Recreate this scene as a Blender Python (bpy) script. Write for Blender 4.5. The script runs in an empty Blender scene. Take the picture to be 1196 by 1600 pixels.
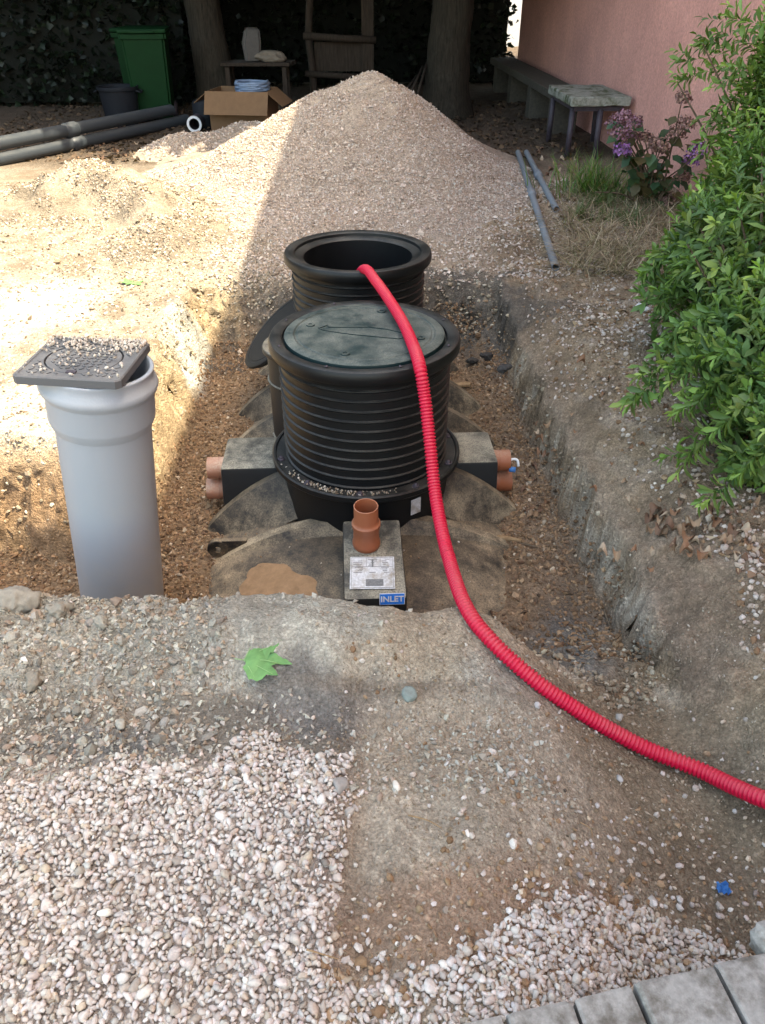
import bpy, bmesh, math, random
import numpy as np
from mathutils import Vector, Matrix, Euler
R = math.radians
random.seed(7); RNG = np.random.default_rng(7)
SC = bpy.context.scene; COL = SC.collection
# ------------------------------------------------------------------ camera
CAM_H, PITCH, F, CX, CY = 1.6, R(35), 1200.0, 598.0, 800.0
cam = bpy.data.cameras.new('camera'); camo = bpy.data.objects.new('camera', cam); COL.objects.link(camo)
camo.location = (0, 0, CAM_H); camo.rotation_euler = (R(90) - PITCH, 0, 0)
cam.sensor_fit = 'VERTICAL'; cam.sensor_height = 24; cam.lens = 24 * F / 1600
cam.clip_start = .05; cam.clip_end = 500
SC.camera = camo
# ------------------------------------------------------------------ light
SUN_EL, SUN_AZ = R(63.4), R(104)          # azimuth from +Y towards +X: the sun stands over the house on the right
w = bpy.data.worlds.new('World'); SC.world = w; w.use_nodes = True
nt = w.node_tree; bg = nt.nodes['Background']
sky = nt.nodes.new('ShaderNodeTexSky'); sky.sky_type = 'NISHITA'; sky.sun_disc = False
sky.sun_elevation = SUN_EL; sky.sun_rotation = SUN_AZ; sky.air_density = 1.0; sky.dust_density = 2.5; sky.ozone_density = 1.0
nt.links.new(sky.outputs[0], bg.inputs[0]); bg.inputs[1].default_value = .15
sl = bpy.data.lights.new('sun', 'SUN'); sl.energy = 2.0; sl.angle = R(.6); sl.color = (1, .99, .975)
so = bpy.data.objects.new('sun', sl); COL.objects.link(so)
sd = Vector((math.cos(SUN_EL) * math.sin(SUN_AZ), math.cos(SUN_EL) * math.cos(SUN_AZ), math.sin(SUN_EL)))
so.rotation_euler = sd.to_track_quat('Z', 'Y').to_euler(); so.location = sd * 30
vs = SC.view_settings; vs.view_transform = 'Standard'; vs.look = 'None'; vs.gamma = 1; vs.use_curve_mapping = False
vs.exposure = 2.7
vs.use_white_balance = True; vs.white_balance_temperature = 8500; vs.white_balance_tint = 4
SC.cycles.use_denoising = True
SC.cycles.max_bounces = 8; SC.cycles.diffuse_bounces = 4

# ------------------------------------------------------------------ helpers
def px(u, v, z=0.0):
    x, y = (u - CX) / F, (CY - v) / F
    d = Vector((x, math.cos(PITCH) + y * math.sin(PITCH), -math.sin(PITCH) + y * math.cos(PITCH)))
    return Vector((0, 0, CAM_H)) + d * ((z - CAM_H) / d.z)
def pxy(u, v, Y):
    x, y = (u - CX) / F, (CY - v) / F
    d = Vector((x, math.cos(PITCH) + y * math.sin(PITCH), -math.sin(PITCH) + y * math.cos(PITCH)))
    return Vector((0, 0, CAM_H)) + d * (Y / d.y)
def sstep(a, b, x):
    t = np.clip((x - a) / (b - a), 0, 1); return t * t * (3 - 2 * t)
def _h(xi, yi, s):
    h = (xi * 374761393 + yi * 668265263 + s * 1274126177) & 0xffffffff
    h = ((h ^ (h >> 13)) * 1274126177) & 0xffffffff
    return ((h ^ (h >> 16)) & 0xffff) / 65535.0
def vnoise(x, y, s=0):
    x = np.asarray(x, float); y = np.asarray(y, float)
    xi = np.floor(x).astype(np.int64); yi = np.floor(y).astype(np.int64)
    fx = x - xi; fy = y - yi
    fx = fx * fx * fx * (fx * (fx * 6 - 15) + 10); fy = fy * fy * fy * (fy * (fy * 6 - 15) + 10)
    a, b = _h(xi, yi, s), _h(xi + 1, yi, s); c, d = _h(xi, yi + 1, s), _h(xi + 1, yi + 1, s)
    return ((a * (1 - fx) + b * fx) * (1 - fy) + (c * (1 - fx) + d * fx) * fy) * 2 - 1
def fbm(x, y, o=4, s=0, g=.5):
    t = 0; a = 1; n = 0
    for i in range(o):
        t = t + a * vnoise(x * 2 ** i + 17.3 * i, y * 2 ** i - 9.1 * i, s + i); n += a; a *= g
    return t / n
def tag(o, label=None, cat=None, group=None, kind=None):
    if label: o['label'] = label
    if cat: o['category'] = cat
    if group: o['group'] = group
    if kind: o['kind'] = kind
    return o
def empty(name, loc=(0, 0, 0), rz=0):
    o = bpy.data.objects.new(name, None); COL.objects.link(o); o.location = loc; o.rotation_euler = (0, 0, rz)
    o.empty_display_size = .1
    return o
def link(name, me, mat=None, parent=None, loc=None, rot=None):
    o = bpy.data.objects.new(name, me); COL.objects.link(o)
    if mat is not None and not me.materials: me.materials.append(mat)
    if parent: o.parent = parent
    if loc is not None: o.location = loc
    if rot is not None: o.rotation_euler = rot
    return o
def mesh_np(name, V, Fc, col=None, smooth=True):
    V = np.asarray(V, np.float32); Fc = np.asarray(Fc, np.int32); k = Fc.shape[1]
    me = bpy.data.meshes.new(name)
    me.vertices.add(len(V)); me.vertices.foreach_set('co', V.ravel())
    me.loops.add(Fc.size); me.loops.foreach_set('vertex_index', Fc.ravel())
    me.polygons.add(len(Fc)); me.polygons.foreach_set('loop_start', np.arange(0, Fc.size, k, dtype=np.int32))
    me.polygons.foreach_set('loop_total', np.full(len(Fc), k, np.int32))
    me.polygons.foreach_set('use_smooth', np.full(len(Fc), smooth))
    if col is not None:
        a = me.attributes.new('col', 'FLOAT_COLOR', 'POINT')
        c = np.ones((len(V), 4), np.float32); c[:, :3] = col; a.data.foreach_set('color', c.ravel())
    me.update(); me.validate()
    return me
def bm_mesh(name, bm, smooth=True, auto=None):
    me = bpy.data.meshes.new(name); bm.normal_update(); bm.to_mesh(me); bm.free()
    for p in me.polygons: p.use_smooth = smooth
    if auto and smooth: me.set_sharp_from_angle(angle=R(auto))
    return me
def lathe(bm, prof, seg=64, closed=False, M=None):
    rings = []
    for r, z in prof:
        ring = []
        for i in range(seg):
            a = 2 * math.pi * i / seg
            p = Vector((r * math.cos(a), r * math.sin(a), z))
            ring.append(bm.verts.new(M @ p if M else p))
        rings.append(ring)
    n = len(rings)
    for k in range(n if closed else n - 1):
        A, B = rings[k], rings[(k + 1) % n]
        for i in range(seg): bm.faces.new((A[i], A[(i + 1) % seg], B[(i + 1) % seg], B[i]))
    return rings
def cap(bm, ring, flip=False):
    bm.faces.new(ring[::-1] if flip else ring)
def box(bm, c, s, M=None, bev=0):
    g = bmesh.ops.create_cube(bm, size=1)
    vs_ = g['verts']
    for v in vs_:
        v.co = Vector((v.co.x * s[0] + c[0], v.co.y * s[1] + c[1], v.co.z * s[2] + c[2]))
        if M: v.co = M @ v.co
    if bev:
        es = list({e for v in vs_ for e in v.link_edges})
        bmesh.ops.bevel(bm, geom=es, offset=bev, segments=2, affect='EDGES', profile=.6)
def frames(P):
    P = [Vector(p) for p in P]; T = []
    for i in range(len(P)):
        T.append((P[min(i + 1, len(P) - 1)] - P[max(i - 1, 0)]).normalized())
    up = Vector((0, 0, 1)) if abs(T[0].z) < .9 else Vector((1, 0, 0))
    N = [(up - T[0] * up.dot(T[0])).normalized()]
    for i in range(1, len(P)):
        n = N[-1] - T[i] * N[-1].dot(T[i]); N.append(n.normalized())
    return P, T, N
def tube(bm, P, rad, seg=10, caps=True):
    P, T, N = frames(P); rings = []
    for i, p in enumerate(P):
        r = rad[i] if hasattr(rad, '__len__') else rad
        b = T[i].cross(N[i]); ring = []
        for k in range(seg):
            a = 2 * math.pi * k / seg
            ring.append(bm.verts.new(p + N[i] * (r * math.cos(a)) + b * (r * math.sin(a))))
        rings.append(ring)
    for A, B in zip(rings, rings[1:]):
        for k in range(seg): bm.faces.new((A[k], A[(k + 1) % seg], B[(k + 1) % seg], B[k]))
    if caps: bm.faces.new(rings[0][::-1]); bm.faces.new(rings[-1])
    return rings
def spline(P, n=12):
    P = [Vector(p) for p in P]; out = []
    for i in range(len(P) - 1):
        p0, p1, p2, p3 = P[max(i - 1, 0)], P[i], P[i + 1], P[min(i + 2, len(P) - 1)]
        for k in range(n):
            t = k / n
            out.append(.5 * ((2 * p1) + (p2 - p0) * t + (2 * p0 - 5 * p1 + 4 * p2 - p3) * t * t + (3 * p1 - p0 - 3 * p2 + p3) * t ** 3))
    out.append(P[-1]); return out
def resample(P, step):
    d = [0]
    for a, b in zip(P, P[1:]): d.append(d[-1] + (b - a).length)
    n = int(d[-1] / step); A = np.array([tuple(p) for p in P]); t = np.linspace(0, d[-1], n)
    return [Vector((np.interp(s, d, A[:, 0]), np.interp(s, d, A[:, 1]), np.interp(s, d, A[:, 2]))) for s in t]

# ------------------------------------------------------------------ materials
class NT:
    def __init__(s, name, rough=.8, spec=.3):
        s.m = bpy.data.materials.new(name); s.m.use_nodes = True; s.t = s.m.node_tree
        s.b = s.t.nodes['Principled BSDF']; s.b.inputs['Roughness'].default_value = rough
        s.b.inputs['Specular IOR Level'].default_value = spec
    def n(s, ty, **kw):
        o = s.t.nodes.new(ty)
        for k, v in kw.items():
            if k.startswith('i_'): o.inputs[k[2:].replace('_', ' ')].default_value = v
            else: setattr(o, k, v)
        return o
    def l(s, a, b): s.t.links.new(a, b)
    def coord(s, obj=True):
        return s.n('ShaderNodeTexCoord').outputs['Object'] if obj else s.n('ShaderNodeNewGeometry').outputs['Position']
    def noise(s, scale, detail=4, rough=.6, co=None):
        k = s.n('ShaderNodeTexNoise'); k.inputs['Scale'].default_value = scale; k.inputs['Detail'].default_value = detail
        k.inputs['Roughness'].default_value = rough
        if co is not None: s.l(co, k.inputs['Vector'])
        return k.outputs['Fac']
    def ramp(s, fac, stops):
        r = s.n('ShaderNodeValToRGB'); e = r.color_ramp.elements
        while len(e) < len(stops): e.new(.5)
        for q, (p, c) in zip(e, stops):
            q.position = p; q.color = (*c, 1) if hasattr(c, '__len__') else (c, c, c, 1)
        s.l(fac, r.inputs[0]); return r.outputs[0]
    def mix(s, fac, a, b, mode='MIX'):
        k = s.n('ShaderNodeMix', data_type='RGBA', blend_type=mode)
        for i, q in ((0, fac), (6, a), (7, b)):
            if hasattr(q, 'is_linked') or isinstance(q, bpy.types.NodeSocket): s.l(q, k.inputs[i])
            elif hasattr(q, '__len__'): k.inputs[i].default_value = (*q, 1)
            else: k.inputs[i].default_value = q
        return k.outputs[2]
    def math(s, op, a, b=0.0, clamp=False):
        k = s.n('ShaderNodeMath', operation=op, use_clamp=clamp)
        for i, q in ((0, a), (1, b)):
            if isinstance(q, bpy.types.NodeSocket): s.l(q, k.inputs[i])
            else: k.inputs[i].default_value = q
        return k.outputs[0]
    def base(s, c):
        if isinstance(c, bpy.types.NodeSocket): s.l(c, s.b.inputs['Base Color'])
        else: s.b.inputs['Base Color'].default_value = (*c, 1)
    def bump(s, h, dist=.005, strength=1.0):
        k = s.n('ShaderNodeBump'); k.inputs['Distance'].default_value = dist; k.inputs['Strength'].default_value = strength
        s.l(h, k.inputs['Height']); s.l(k.outputs[0], s.b.inputs['Normal'])
    def attr(s, name='col'):
        return s.n('ShaderNodeAttribute', attribute_name=name).outputs['Color']

def m_ground():
    t = NT('soil', .95, .15); co = t.coord(False)
    n1, n2, n3 = t.noise(6, 6, .65, co), t.noise(38, 5, .7, co), t.noise(190, 3, .6, co)
    c = t.mix(1, t.attr(), t.ramp(n1, [(.28, .72), (.72, 1.22)]), 'MULTIPLY')
    c = t.mix(1, c, t.ramp(n2, [(.25, .66), (.75, 1.28)]), 'MULTIPLY')
    c = t.mix(1, c, t.ramp(n3, [(.25, .7), (.75, 1.25)]), 'MULTIPLY')
    vo = t.n('ShaderNodeTexVoronoi'); vo.inputs['Scale'].default_value = 105; t.l(co, vo.inputs['Vector'])
    sp_ = t.n('ShaderNodeSeparateColor'); t.l(vo.outputs['Color'], sp_.inputs[0])
    c = t.mix(1, c, t.ramp(sp_.outputs[0], [(0., 1.1), (.85, 1.32), (1., 1.65)]), 'MULTIPLY')
    c = t.mix(1, c, t.ramp(vo.outputs['Distance'], [(.25, 1.03), (.75, .8)]), 'MULTIPLY')
    t.base(c)
    h = t.math('ADD', t.math('MULTIPLY', n2, 1.0), t.math('MULTIPLY', n3, .35))
    h = t.math('SUBTRACT', h, t.math('MULTIPLY', vo.outputs['Distance'], .22))
    t.bump(h, .022, 1.); return t.m
def m_attr(name, rough=.85, var=.25, scale=90, bump=.002, spec=.25, trans=0):
    t = NT(name, rough, spec); co = t.coord(False); n = t.noise(scale, 4, .65, co)
    c = t.mix(1, t.attr(), t.ramp(n, [(.25, 1 - var), (.75, 1 + var)]), 'MULTIPLY'); t.base(c)
    if bump: t.bump(n, bump, .8)
    return t.m
def m_leaf(name, rough=.45, trans=.25):
    t = NT(name, rough, .4); c = t.attr(); t.base(c)
    tr = t.n('ShaderNodeBsdfTranslucent'); t.l(t.mix(1, c, (1.3, 1.5, .5), 'MULTIPLY'), tr.inputs[0])
    mx = t.n('ShaderNodeMixShader'); mx.inputs[0].default_value = trans
    t.l(t.b.outputs[0], mx.inputs[1]); t.l(tr.outputs[0], mx.inputs[2])
    t.l(mx.outputs[0], t.t.nodes['Material Output'].inputs['Surface']); return t.m
def m_plain(name, c, rough=.5, var=.15, scale=30, bump=.001, spec=.4, metal=0, c2=None, thr=(.45, .65), objco=True):
    t = NT(name, rough, spec); co = t.coord(objco); n = t.noise(scale, 5, .65, co)
    k = t.mix(1, c, t.ramp(n, [(.25, 1 - var), (.75, 1 + var)]), 'MULTIPLY')
    if c2: k = t.mix(t.ramp(t.noise(scale * .22, 6, .7, co), [(thr[0], 0.), (thr[1], 1.)]), k, c2)
    t.base(k); t.b.inputs['Metallic'].default_value = metal
    if bump: t.bump(n, bump, .6)
    return t.m
def m_plastic(name, c, dust, amount=.5, rough=.42, lowz=None, up=(.35, .95), streak=False):
    """plastic with settled dust: more on faces that look up, broken by noise"""
    t = NT(name, rough, .32); co = t.coord(False)
    nz = t.n('ShaderNodeSeparateXYZ'); g = t.n('ShaderNodeNewGeometry'); t.l(g.outputs['Normal'], nz.inputs[0])
    u = t.ramp(nz.outputs[2], [(up[0], 0.), (up[1], 1.)])
    n2 = t.noise(160, 3, .7, co)
    if streak:
        mp = t.n('ShaderNodeMapping'); t.l(co, mp.inputs[0]); mp.inputs['Scale'].default_value = (26, 26, 1.3); n = t.noise(1.6, 6, .75, mp.outputs[0])
    else: n = t.noise(7, 6, .7, co)
    f = t.math('MULTIPLY', u, t.ramp(n, [(.36, .1), (.66, 1.)]))
    if lowz:
        p = t.n('ShaderNodeSeparateXYZ'); t.l(g.outputs['Position'], p.inputs[0])
        lo = t.n('ShaderNodeMapRange'); lo.inputs[1].default_value = lowz[0]; lo.inputs[2].default_value = lowz[1]
        lo.inputs[3].default_value = .05; lo.inputs[4].default_value = 1.; t.l(p.outputs[2], lo.inputs[0])
        f = t.math('MULTIPLY', f, lo.outputs[0])
        f = t.math('ADD', f, t.math('MULTIPLY', t.math('MULTIPLY', lo.outputs[0], t.ramp(t.noise(11, 5, .7, co), [(.42, 0.), (.66, 1.)])), .45), True)
    f = t.math('MULTIPLY', f, t.math('MULTIPLY', t.ramp(n2, [(.3, .25), (.62, 1.)]), amount * 1.3), True)
    t.base(t.mix(f, c, dust))
    t.l(t.math('ADD', t.math('MULTIPLY', f, .5), rough, True), t.b.inputs['Roughness'])
    t.bump(n2, .0012, .5); return t.m
def m_wood(name, a, b, rough=.8):
    t = NT(name, rough, .25); co = t.coord()
    mp = t.n('ShaderNodeMapping'); t.l(co, mp.inputs[0]); mp.inputs['Scale'].default_value = (14, 14, 1.6)
    n = t.noise(3, 6, .7, mp.outputs[0]); t.base(t.ramp(n, [(.3, a), (.7, b)])); t.bump(n, .006, .8); return t.m
M = {}
M['ground'] = m_ground()
M['chips'] = m_attr('stone_chips', .88, .22, 220, .0015)
M['pebble'] = m_attr('washed_pebbles', .8, .18, 130, .0025)
M['heap'] = m_ground()
M['leaf'] = m_leaf('green_leaf', .5, .25)
M['darkleaf'] = m_leaf('hedge_leaf', .5, .12)
M['dry'] = m_leaf('dry_leaf', .8, .1)
M['black'] = m_plastic('black_plastic', (.006, .0068, .0075), (.22, .20, .17), .22, .4)
M['blackclean'] = m_plastic('clean_black_plastic', (.006, .007, .0075), (.1, .09, .08), .05, .65)
M['lidgreen'] = m_plastic('dark_green_plastic', (.008, .024, .025), (.25, .26, .22), .55, .45)
M['tank'] = m_plastic('dusty_tank_shell', (.010, .011, .012), (.40, .30, .195), 1.0, .5, (-.30, -.50), (.55, 1.0))  # dust thins upward; bare black below the ring also holds its shade
M['rib'] = m_plastic('dusty_rib', (.010, .011, .012), (.42, .33, .22), 1.3, .5, (-.18, -.48), (.40, .92))
M['tankbox'] = m_plastic('dusty_tank_box', (.016, .017, .018), (.34, .31, .24), 1.0, .5, None, (.2, .8))
M['terracotta'] = m_plastic('orange_brown_pipe', (.33, .105, .05), (.42, .32, .24), .5, .42)
M['terradusty'] = m_plastic('dusty_orange_pipe', (.36, .16, .10), (.50, .40, .32), .9, .6, None, (-.6, .6))
M['red'] = m_plastic('red_corrugated_plastic', (.56, .006, .042), (.5, .2, .18), .35, .36)
M['greypipe'] = m_plastic('pale_grey_pipe', (.33, .36, .395), (.46, .41, .34), .45, .4, (.25, -.35), (-1.5, .8), True)
M['darkpipe'] = m_plastic('dark_grey_pipe', (.035, .042, .05), (.2, .18, .16), .2, .45)
M['midpipe'] = m_plastic('grey_conduit_pipe', (.16, .19, .22), (.3, .28, .25), .4, .5)
M['cover'] = m_plastic('grey_cast_cover', (.10, .103, .108), (.34, .32, .29), .4, .6, None, (.5, .98))
M['white'] = m_plain('white_plastic', (.7, .7, .7), .5)
M['plate'] = m_plain('printed_label', (.55, .56, .57), .5, .3, 90, 0, .4, 0, (.30, .26, .21), (.46, .66))
M['ink'] = m_plain('grey_print', (.16, .16, .16), .6, .4, 150)
M['blue'] = m_plain('sign_blue', (.01, .20, .72), .4, .1)
M['bluetube'] = m_plain('blue_tube', (.04, .17, .42), .4)
M['clearblue'] = m_plain('pale_blue_coil', (.14, .2, .29), .4)
M['card'] = m_plain('cardboard', (.16, .09, .045), .85, .15, 12)
M['bingreen'] = m_plain('green_bin_plastic', (.003, .028, .008), .6, .15, 8, .001, .12)
M['bucket'] = m_plain('dark_bucket_plastic', (.014, .016, .02), .6, .15, 30, .001, .12)
M['bark'] = m_wood('bark', (.014, .0115, .008), (.052, .042, .03), .95)
M['wood'] = m_wood('weathered_wood', (.022, .016, .011), (.06, .043, .032), .9)
M['palewood'] = m_wood('offcut_wood', (.2, .12, .06), (.38, .26, .15), .85)
M['stonegrey'] = m_plain('mossy_stone', (.26, .26, .22), .95, .3, 40, .004, .15, 0, (.08, .09, .05), (.48, .62))
M['darkstone'] = m_plain('dark_stone', (.085, .075, .06), .95, .3, 30, .004, .15)
M['iron'] = m_plain('painted_iron', (.05, .04, .05), .6, .3, 30)
M['concrete'] = m_plain('concrete_paver', (.30, .285, .26), .92, .3, 70, .002, .15, 0, (.13, .115, .095), (.46, .66), False)
M['rag'] = m_plain('white_scrap', (.75, .75, .75), .7)
M['flower'] = m_attr('flower_petals', .7, .2, 200, 0)
M['stem'] = m_plain('brown_stem', (.12, .085, .055), .9, .3, 60)
M['rock'] = m_attr('rock', .9, .25, 45, .004)
M['dark_core'] = m_plain('core_shade', (.008, .009, .006), 1., .3, 8)
M['roof'] = m_plain('roof_tile', (.25, .10, .06), .9)
def m_wall():
    t = NT('pink_render', .93, .15); co = t.coord(False)
    n1, n2, n3 = t.noise(1.3, 5, .6, co), t.noise(42, 4, .75, co), t.noise(7, 5, .65, co)
    mp = t.n('ShaderNodeMapping'); t.l(co, mp.inputs[0]); mp.inputs['Scale'].default_value = (4, 4, .25)
    st = t.noise(3, 4, .6, mp.outputs[0])
    c = t.mix(1, (.74, .365, .30), t.ramp(n1, [(.3, .88), (.7, 1.1)]), 'MULTIPLY')
    c = t.mix(1, c, t.ramp(n2, [(.3, .74), (.7, 1.16)]), 'MULTIPLY')
    c = t.mix(1, c, t.ramp(st, [(.3, .96), (.7, 1.03)]), 'MULTIPLY')
    t.base(c); t.bump(t.math('ADD', n2, t.math('MULTIPLY', n3, .5)), .009, 1.); return t.m
M['wall'] = m_wall()
t_ = NT('dried_mud', .9, .2); co_ = t_.coord(False)
M['mud'] = t_.m; t_.base(t_.mix(1, (.30, .185, .105), t_.ramp(t_.noise(25, 6, .7, co_), [(.3, .75), (.7, 1.15)]), 'MULTIPLY')); t_.bump(t_.noise(140, 4, .7, co_), .003)

# ------------------------------------------------------------------ scatter
def pebble_variants(n, sub, seed, flat=(.55, .8), rough=.28, npl=5, lims=(.62, .95)):
    out = []; rg = np.random.default_rng(seed)
    for i in range(n):
        bm = bmesh.new(); bmesh.ops.create_icosphere(bm, subdivisions=sub, radius=1)
        V = np.array([tuple(v.co) for v in bm.verts]); Fc = np.array([[v.index for v in f.verts] for f in bm.faces]); bm.free()
        k = rg.normal(size=(npl, 3)); k /= np.linalg.norm(k, axis=1)[:, None]
        s = np.ones(len(V))
        for q in k:                                    # planes shave the ball: facets like a river stone
            d = V @ q; lim = rg.uniform(*lims)
            s = np.minimum(s, np.where(d > lim, lim / np.maximum(d, 1e-6), 1))
        V = V * s[:, None] * (1 + rough * .35 * rg.normal(size=(len(V), 1)) * (1 if sub < 2 else .4))
        V[:, 1] *= rg.uniform(.55, .95); V[:, 2] *= rg.uniform(*flat)
        out.append((V, Fc))
    return out
def octa_variants(n, seed):
    rg = np.random.default_rng(seed); out = []
    Vb = np.array([(1, 0, 0), (-1, 0, 0), (0, 1, 0), (0, -1, 0), (0, 0, 1), (0, 0, -1)], float); Fb = np.array([(0, 2, 4), (2, 1, 4), (1, 3, 4), (3, 0, 4), (2, 0, 5), (1, 2, 5), (3, 1, 5), (0, 3, 5)])
    for i in range(n): out.append(((Vb + rg.normal(0, .28, Vb.shape)) * np.array([1.15, rg.uniform(.7, 1.05), rg.uniform(.6, .9)]), Fb))
    return out
PEB0 = octa_variants(16, 8); PEBA = pebble_variants(24, 2, 5, (.5, .8), .26, 9, (.45, .84))
PEB2 = pebble_variants(14, 2, 3); PEB1 = pebble_variants(14, 1, 4, (.5, .85), .3)
def rotm(yaw, tx, ty):
    cy, sy, cx_, sx, cz, sz = np.cos(ty), np.sin(ty), np.cos(tx), np.sin(tx), np.cos(yaw), np.sin(yaw)
    n = len(yaw); Rx = np.zeros((n, 3, 3)); Ry = np.zeros((n, 3, 3)); Rz = np.zeros((n, 3, 3))
    Rx[:, 0, 0] = 1; Rx[:, 1, 1] = cx_; Rx[:, 1, 2] = -sx; Rx[:, 2, 1] = sx; Rx[:, 2, 2] = cx_
    Ry[:, 1, 1] = 1; Ry[:, 0, 0] = cy; Ry[:, 0, 2] = sy; Ry[:, 2, 0] = -sy; Ry[:, 2, 2] = cy
    Rz[:, 2, 2] = 1; Rz[:, 0, 0] = cz; Rz[:, 0, 1] = -sz; Rz[:, 1, 0] = sz; Rz[:, 1, 1] = cz
    return Rz @ Ry @ Rx
def scatter_mesh(name, variants, P, S, Rm, C, smooth=True):
    pick = RNG.integers(0, len(variants), len(P)); Vs, Fs, Cs = [], [], []; off = 0
    for i, (V, Fc) in enumerate(variants):
        ix = np.where(pick == i)[0]
        if not len(ix): continue
        sc = S[ix]; sc = sc[:, None, None] if sc.ndim == 1 else sc[:, None, :]
        W = np.einsum('nij,nkj->nki', Rm[ix], V[None] * sc) + P[ix][:, None, :]
        Vs.append(W.reshape(-1, 3)); Fs.append((Fc[None] + (np.arange(len(ix)) * len(V))[:, None, None] + off).reshape(-1, Fc.shape[1]))
        Cs.append(np.repeat(C[ix], len(V), axis=0)); off += len(ix) * len(V)
    return mesh_np(name, np.concatenate(Vs), np.concatenate(Fs), np.concatenate(Cs), smooth)
def stone_cols(n, pal, wts, var=.12):
    pal = np.array(pal); c = pal[RNG.choice(len(pal), n, p=np.array(wts) / sum(wts))]
    return np.clip(c * (1 + RNG.normal(0, var, (n, 1))) * (1 + RNG.normal(0, .014, (n, 3))), .01, .9)
def in_poly(x, y, poly):
    r = np.zeros(len(x), bool); n = len(poly)
    for i in range(n):
        x1, y1 = poly[i]; x2, y2 = poly[(i + 1) % n]
        c = ((y1 > y) != (y2 > y)) & (x < (x2 - x1) * (y - y1) / (y2 - y1 + 1e-12) + x1); r ^= c
    return r
def poly_px(pts, z=0): return [tuple(px(u, v, z)[:2]) for u, v in pts]

# ------------------------------------------------------------------ terrain
XR = ([0, .8, 1.2, 1.5, 2.06, 2.45, 3.35, 4.4, 5], [1.16, 1.13, 1.10, 1.07, 1.02, .99, .94, .87, .82])
def parts(x, y):
    ox = .035 * fbm(x * 3.1, y * 3.1, 3, 11) + .03 * fbm(x * 13, y * 13, 3, 21)
    oy = .045 * fbm(x * 3.1, y * 3.1, 3, 31) + .022 * fbm(x * 13, y * 13, 3, 41)
    wx, wy = x + ox, y + oy
    xr_ = np.interp(y, *XR)
    sr = sstep(0, .05, xr_ - .085 - wx)
    s_l = np.maximum(sstep(0, .2, wx + 1.25), sstep(0, .26, 2.88 - wy) * sstep(0, .2, wx + 2.5))
    sf = sstep(0, .42, 5.0 - wy)
    kr = sstep(.28, .62, wx)
    yn = 1.80 - .35 * kr; wn = .13 + .6 * kr
    sn = sstep(0, 1, (wy - yn) / wn)
    return wx, wy, sr, s_l, sf, sn, kr
def H(x, y, detail=True):
    x = np.asarray(x, float); y = np.asarray(y, float)
    wx, wy, sr, s_l, sf, sn, kr = parts(x, y)
    near = 1 - sstep(2.4, 3.2, y)
    G = -.025 * sstep(-.14, -.04, x) - .03 * sstep(.25, .95, x)
    G = G * (1 - sstep(1.9, 2.3, y))
    zR = .02 + .03 * sstep(1.0, 1.5, x) - .02 * sstep(2.5, 4, y)
    sh = sstep(0, .44, np.interp(y, *XR) + .22 - wx) * (1 - sstep(4.2, 4.9, y))          # sloping shoulder above the right cut
    base = zR * (1 - sh) + (G - .21 * sstep(.2, .85, x)) * sh
    base = np.where(x < .1, G, base)
    lf = 1 - sstep(.25, .5, x)
    lfb = 1 - sstep(-.05, .2, x)
    base = base + ((.02 + .035 * lfb * (1 - .8 * sstep(-.55, -.8, x))) * np.exp(-((y - 1.67 - .03 * fbm(x * 2, y * 0, 2, 5)) / .13) ** 2) - .03 * np.exp(-((y - 1.34) / .1) ** 2)) * lf
    base = base + .06 * np.exp(-((y - 1.72) / .16) ** 2 - ((x + 1.45) / .28) ** 2)
    floor = -.50 + .10 * sstep(3.6, 4.7, y) + .04 * fbm(x * 2.2, y * 2.2, 3, 55) - .06 * sstep(-1.15, -1.6, x) + .06 * sstep(.4, .75, x)
    pit = sr * s_l * sf * sn
    z = base * (1 - pit) + floor * pit
    face = 4 * pit * (1 - pit)
    dt = .012 * fbm(x * 9, y * 9, 4, 71)
    if detail:
        z = z + dt + face * (.025 * fbm(x * 11, y * 11, 4, 81) + .02 * np.abs(fbm(x * 26, y * 26, 3, 91)))
        clay = lf * sstep(1.28, 1.45, y) * (1 - sstep(1.85, 1.95, y))
        left = 1 - sstep(-.75, -.25, x)
        z = z + clay * (.006 + .022 * left) * fbm(x * 24, y * 24, 4, 101) 
        bank = sstep(-.22, .0, x - np.interp(y, *XR)) * (1 - sstep(.35, .7, x - np.interp(y, *XR)))
        z = z + bank * (.035 * fbm(x * 7, y * 7, 4, 121) + .018 * fbm(x * 24, y * 24, 3, 125))
        grv = 1 - sstep(-.16, -.06, x)
        z = z - .018 * np.exp(-((x + .06) / .1) ** 2) * (1 - sstep(1.0, 1.3, y))
    far = sstep(5, 7, y)
    z = z + far * .03 * fbm(x * .9, y * .9, 3, 131)
    return z
def Hs(x, y): return float(H(np.array([float(x)]), np.array([float(y)]))[0])
def grow(a, b, step, g, lim):
    core = list(np.arange(a, b + 1e-9, step)); s = step; hi = [core[-1]]
    while hi[-1] < lim: s *= g; hi.append(hi[-1] + s)
    return core, hi[1:]
xc, xh = grow(-1.9, 1.75, .0115, 1.14, 60); _, xlw = grow(0, .0001, .0115, 1.14, 60)
xs = np.array([-1.9 - q for q in xlw[::-1]] + xc + xh)
yc, yh = grow(.3, 5.2, .0115, 1.04, 70)
ys = np.array([-40, -15, -6, -3, -1.5, -.7, -.3, 0, .15] + yc + yh)
GX, GY = np.meshgrid(xs, ys); gx, gy = GX.ravel(), GY.ravel()
gz = H(gx, gy)
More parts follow.
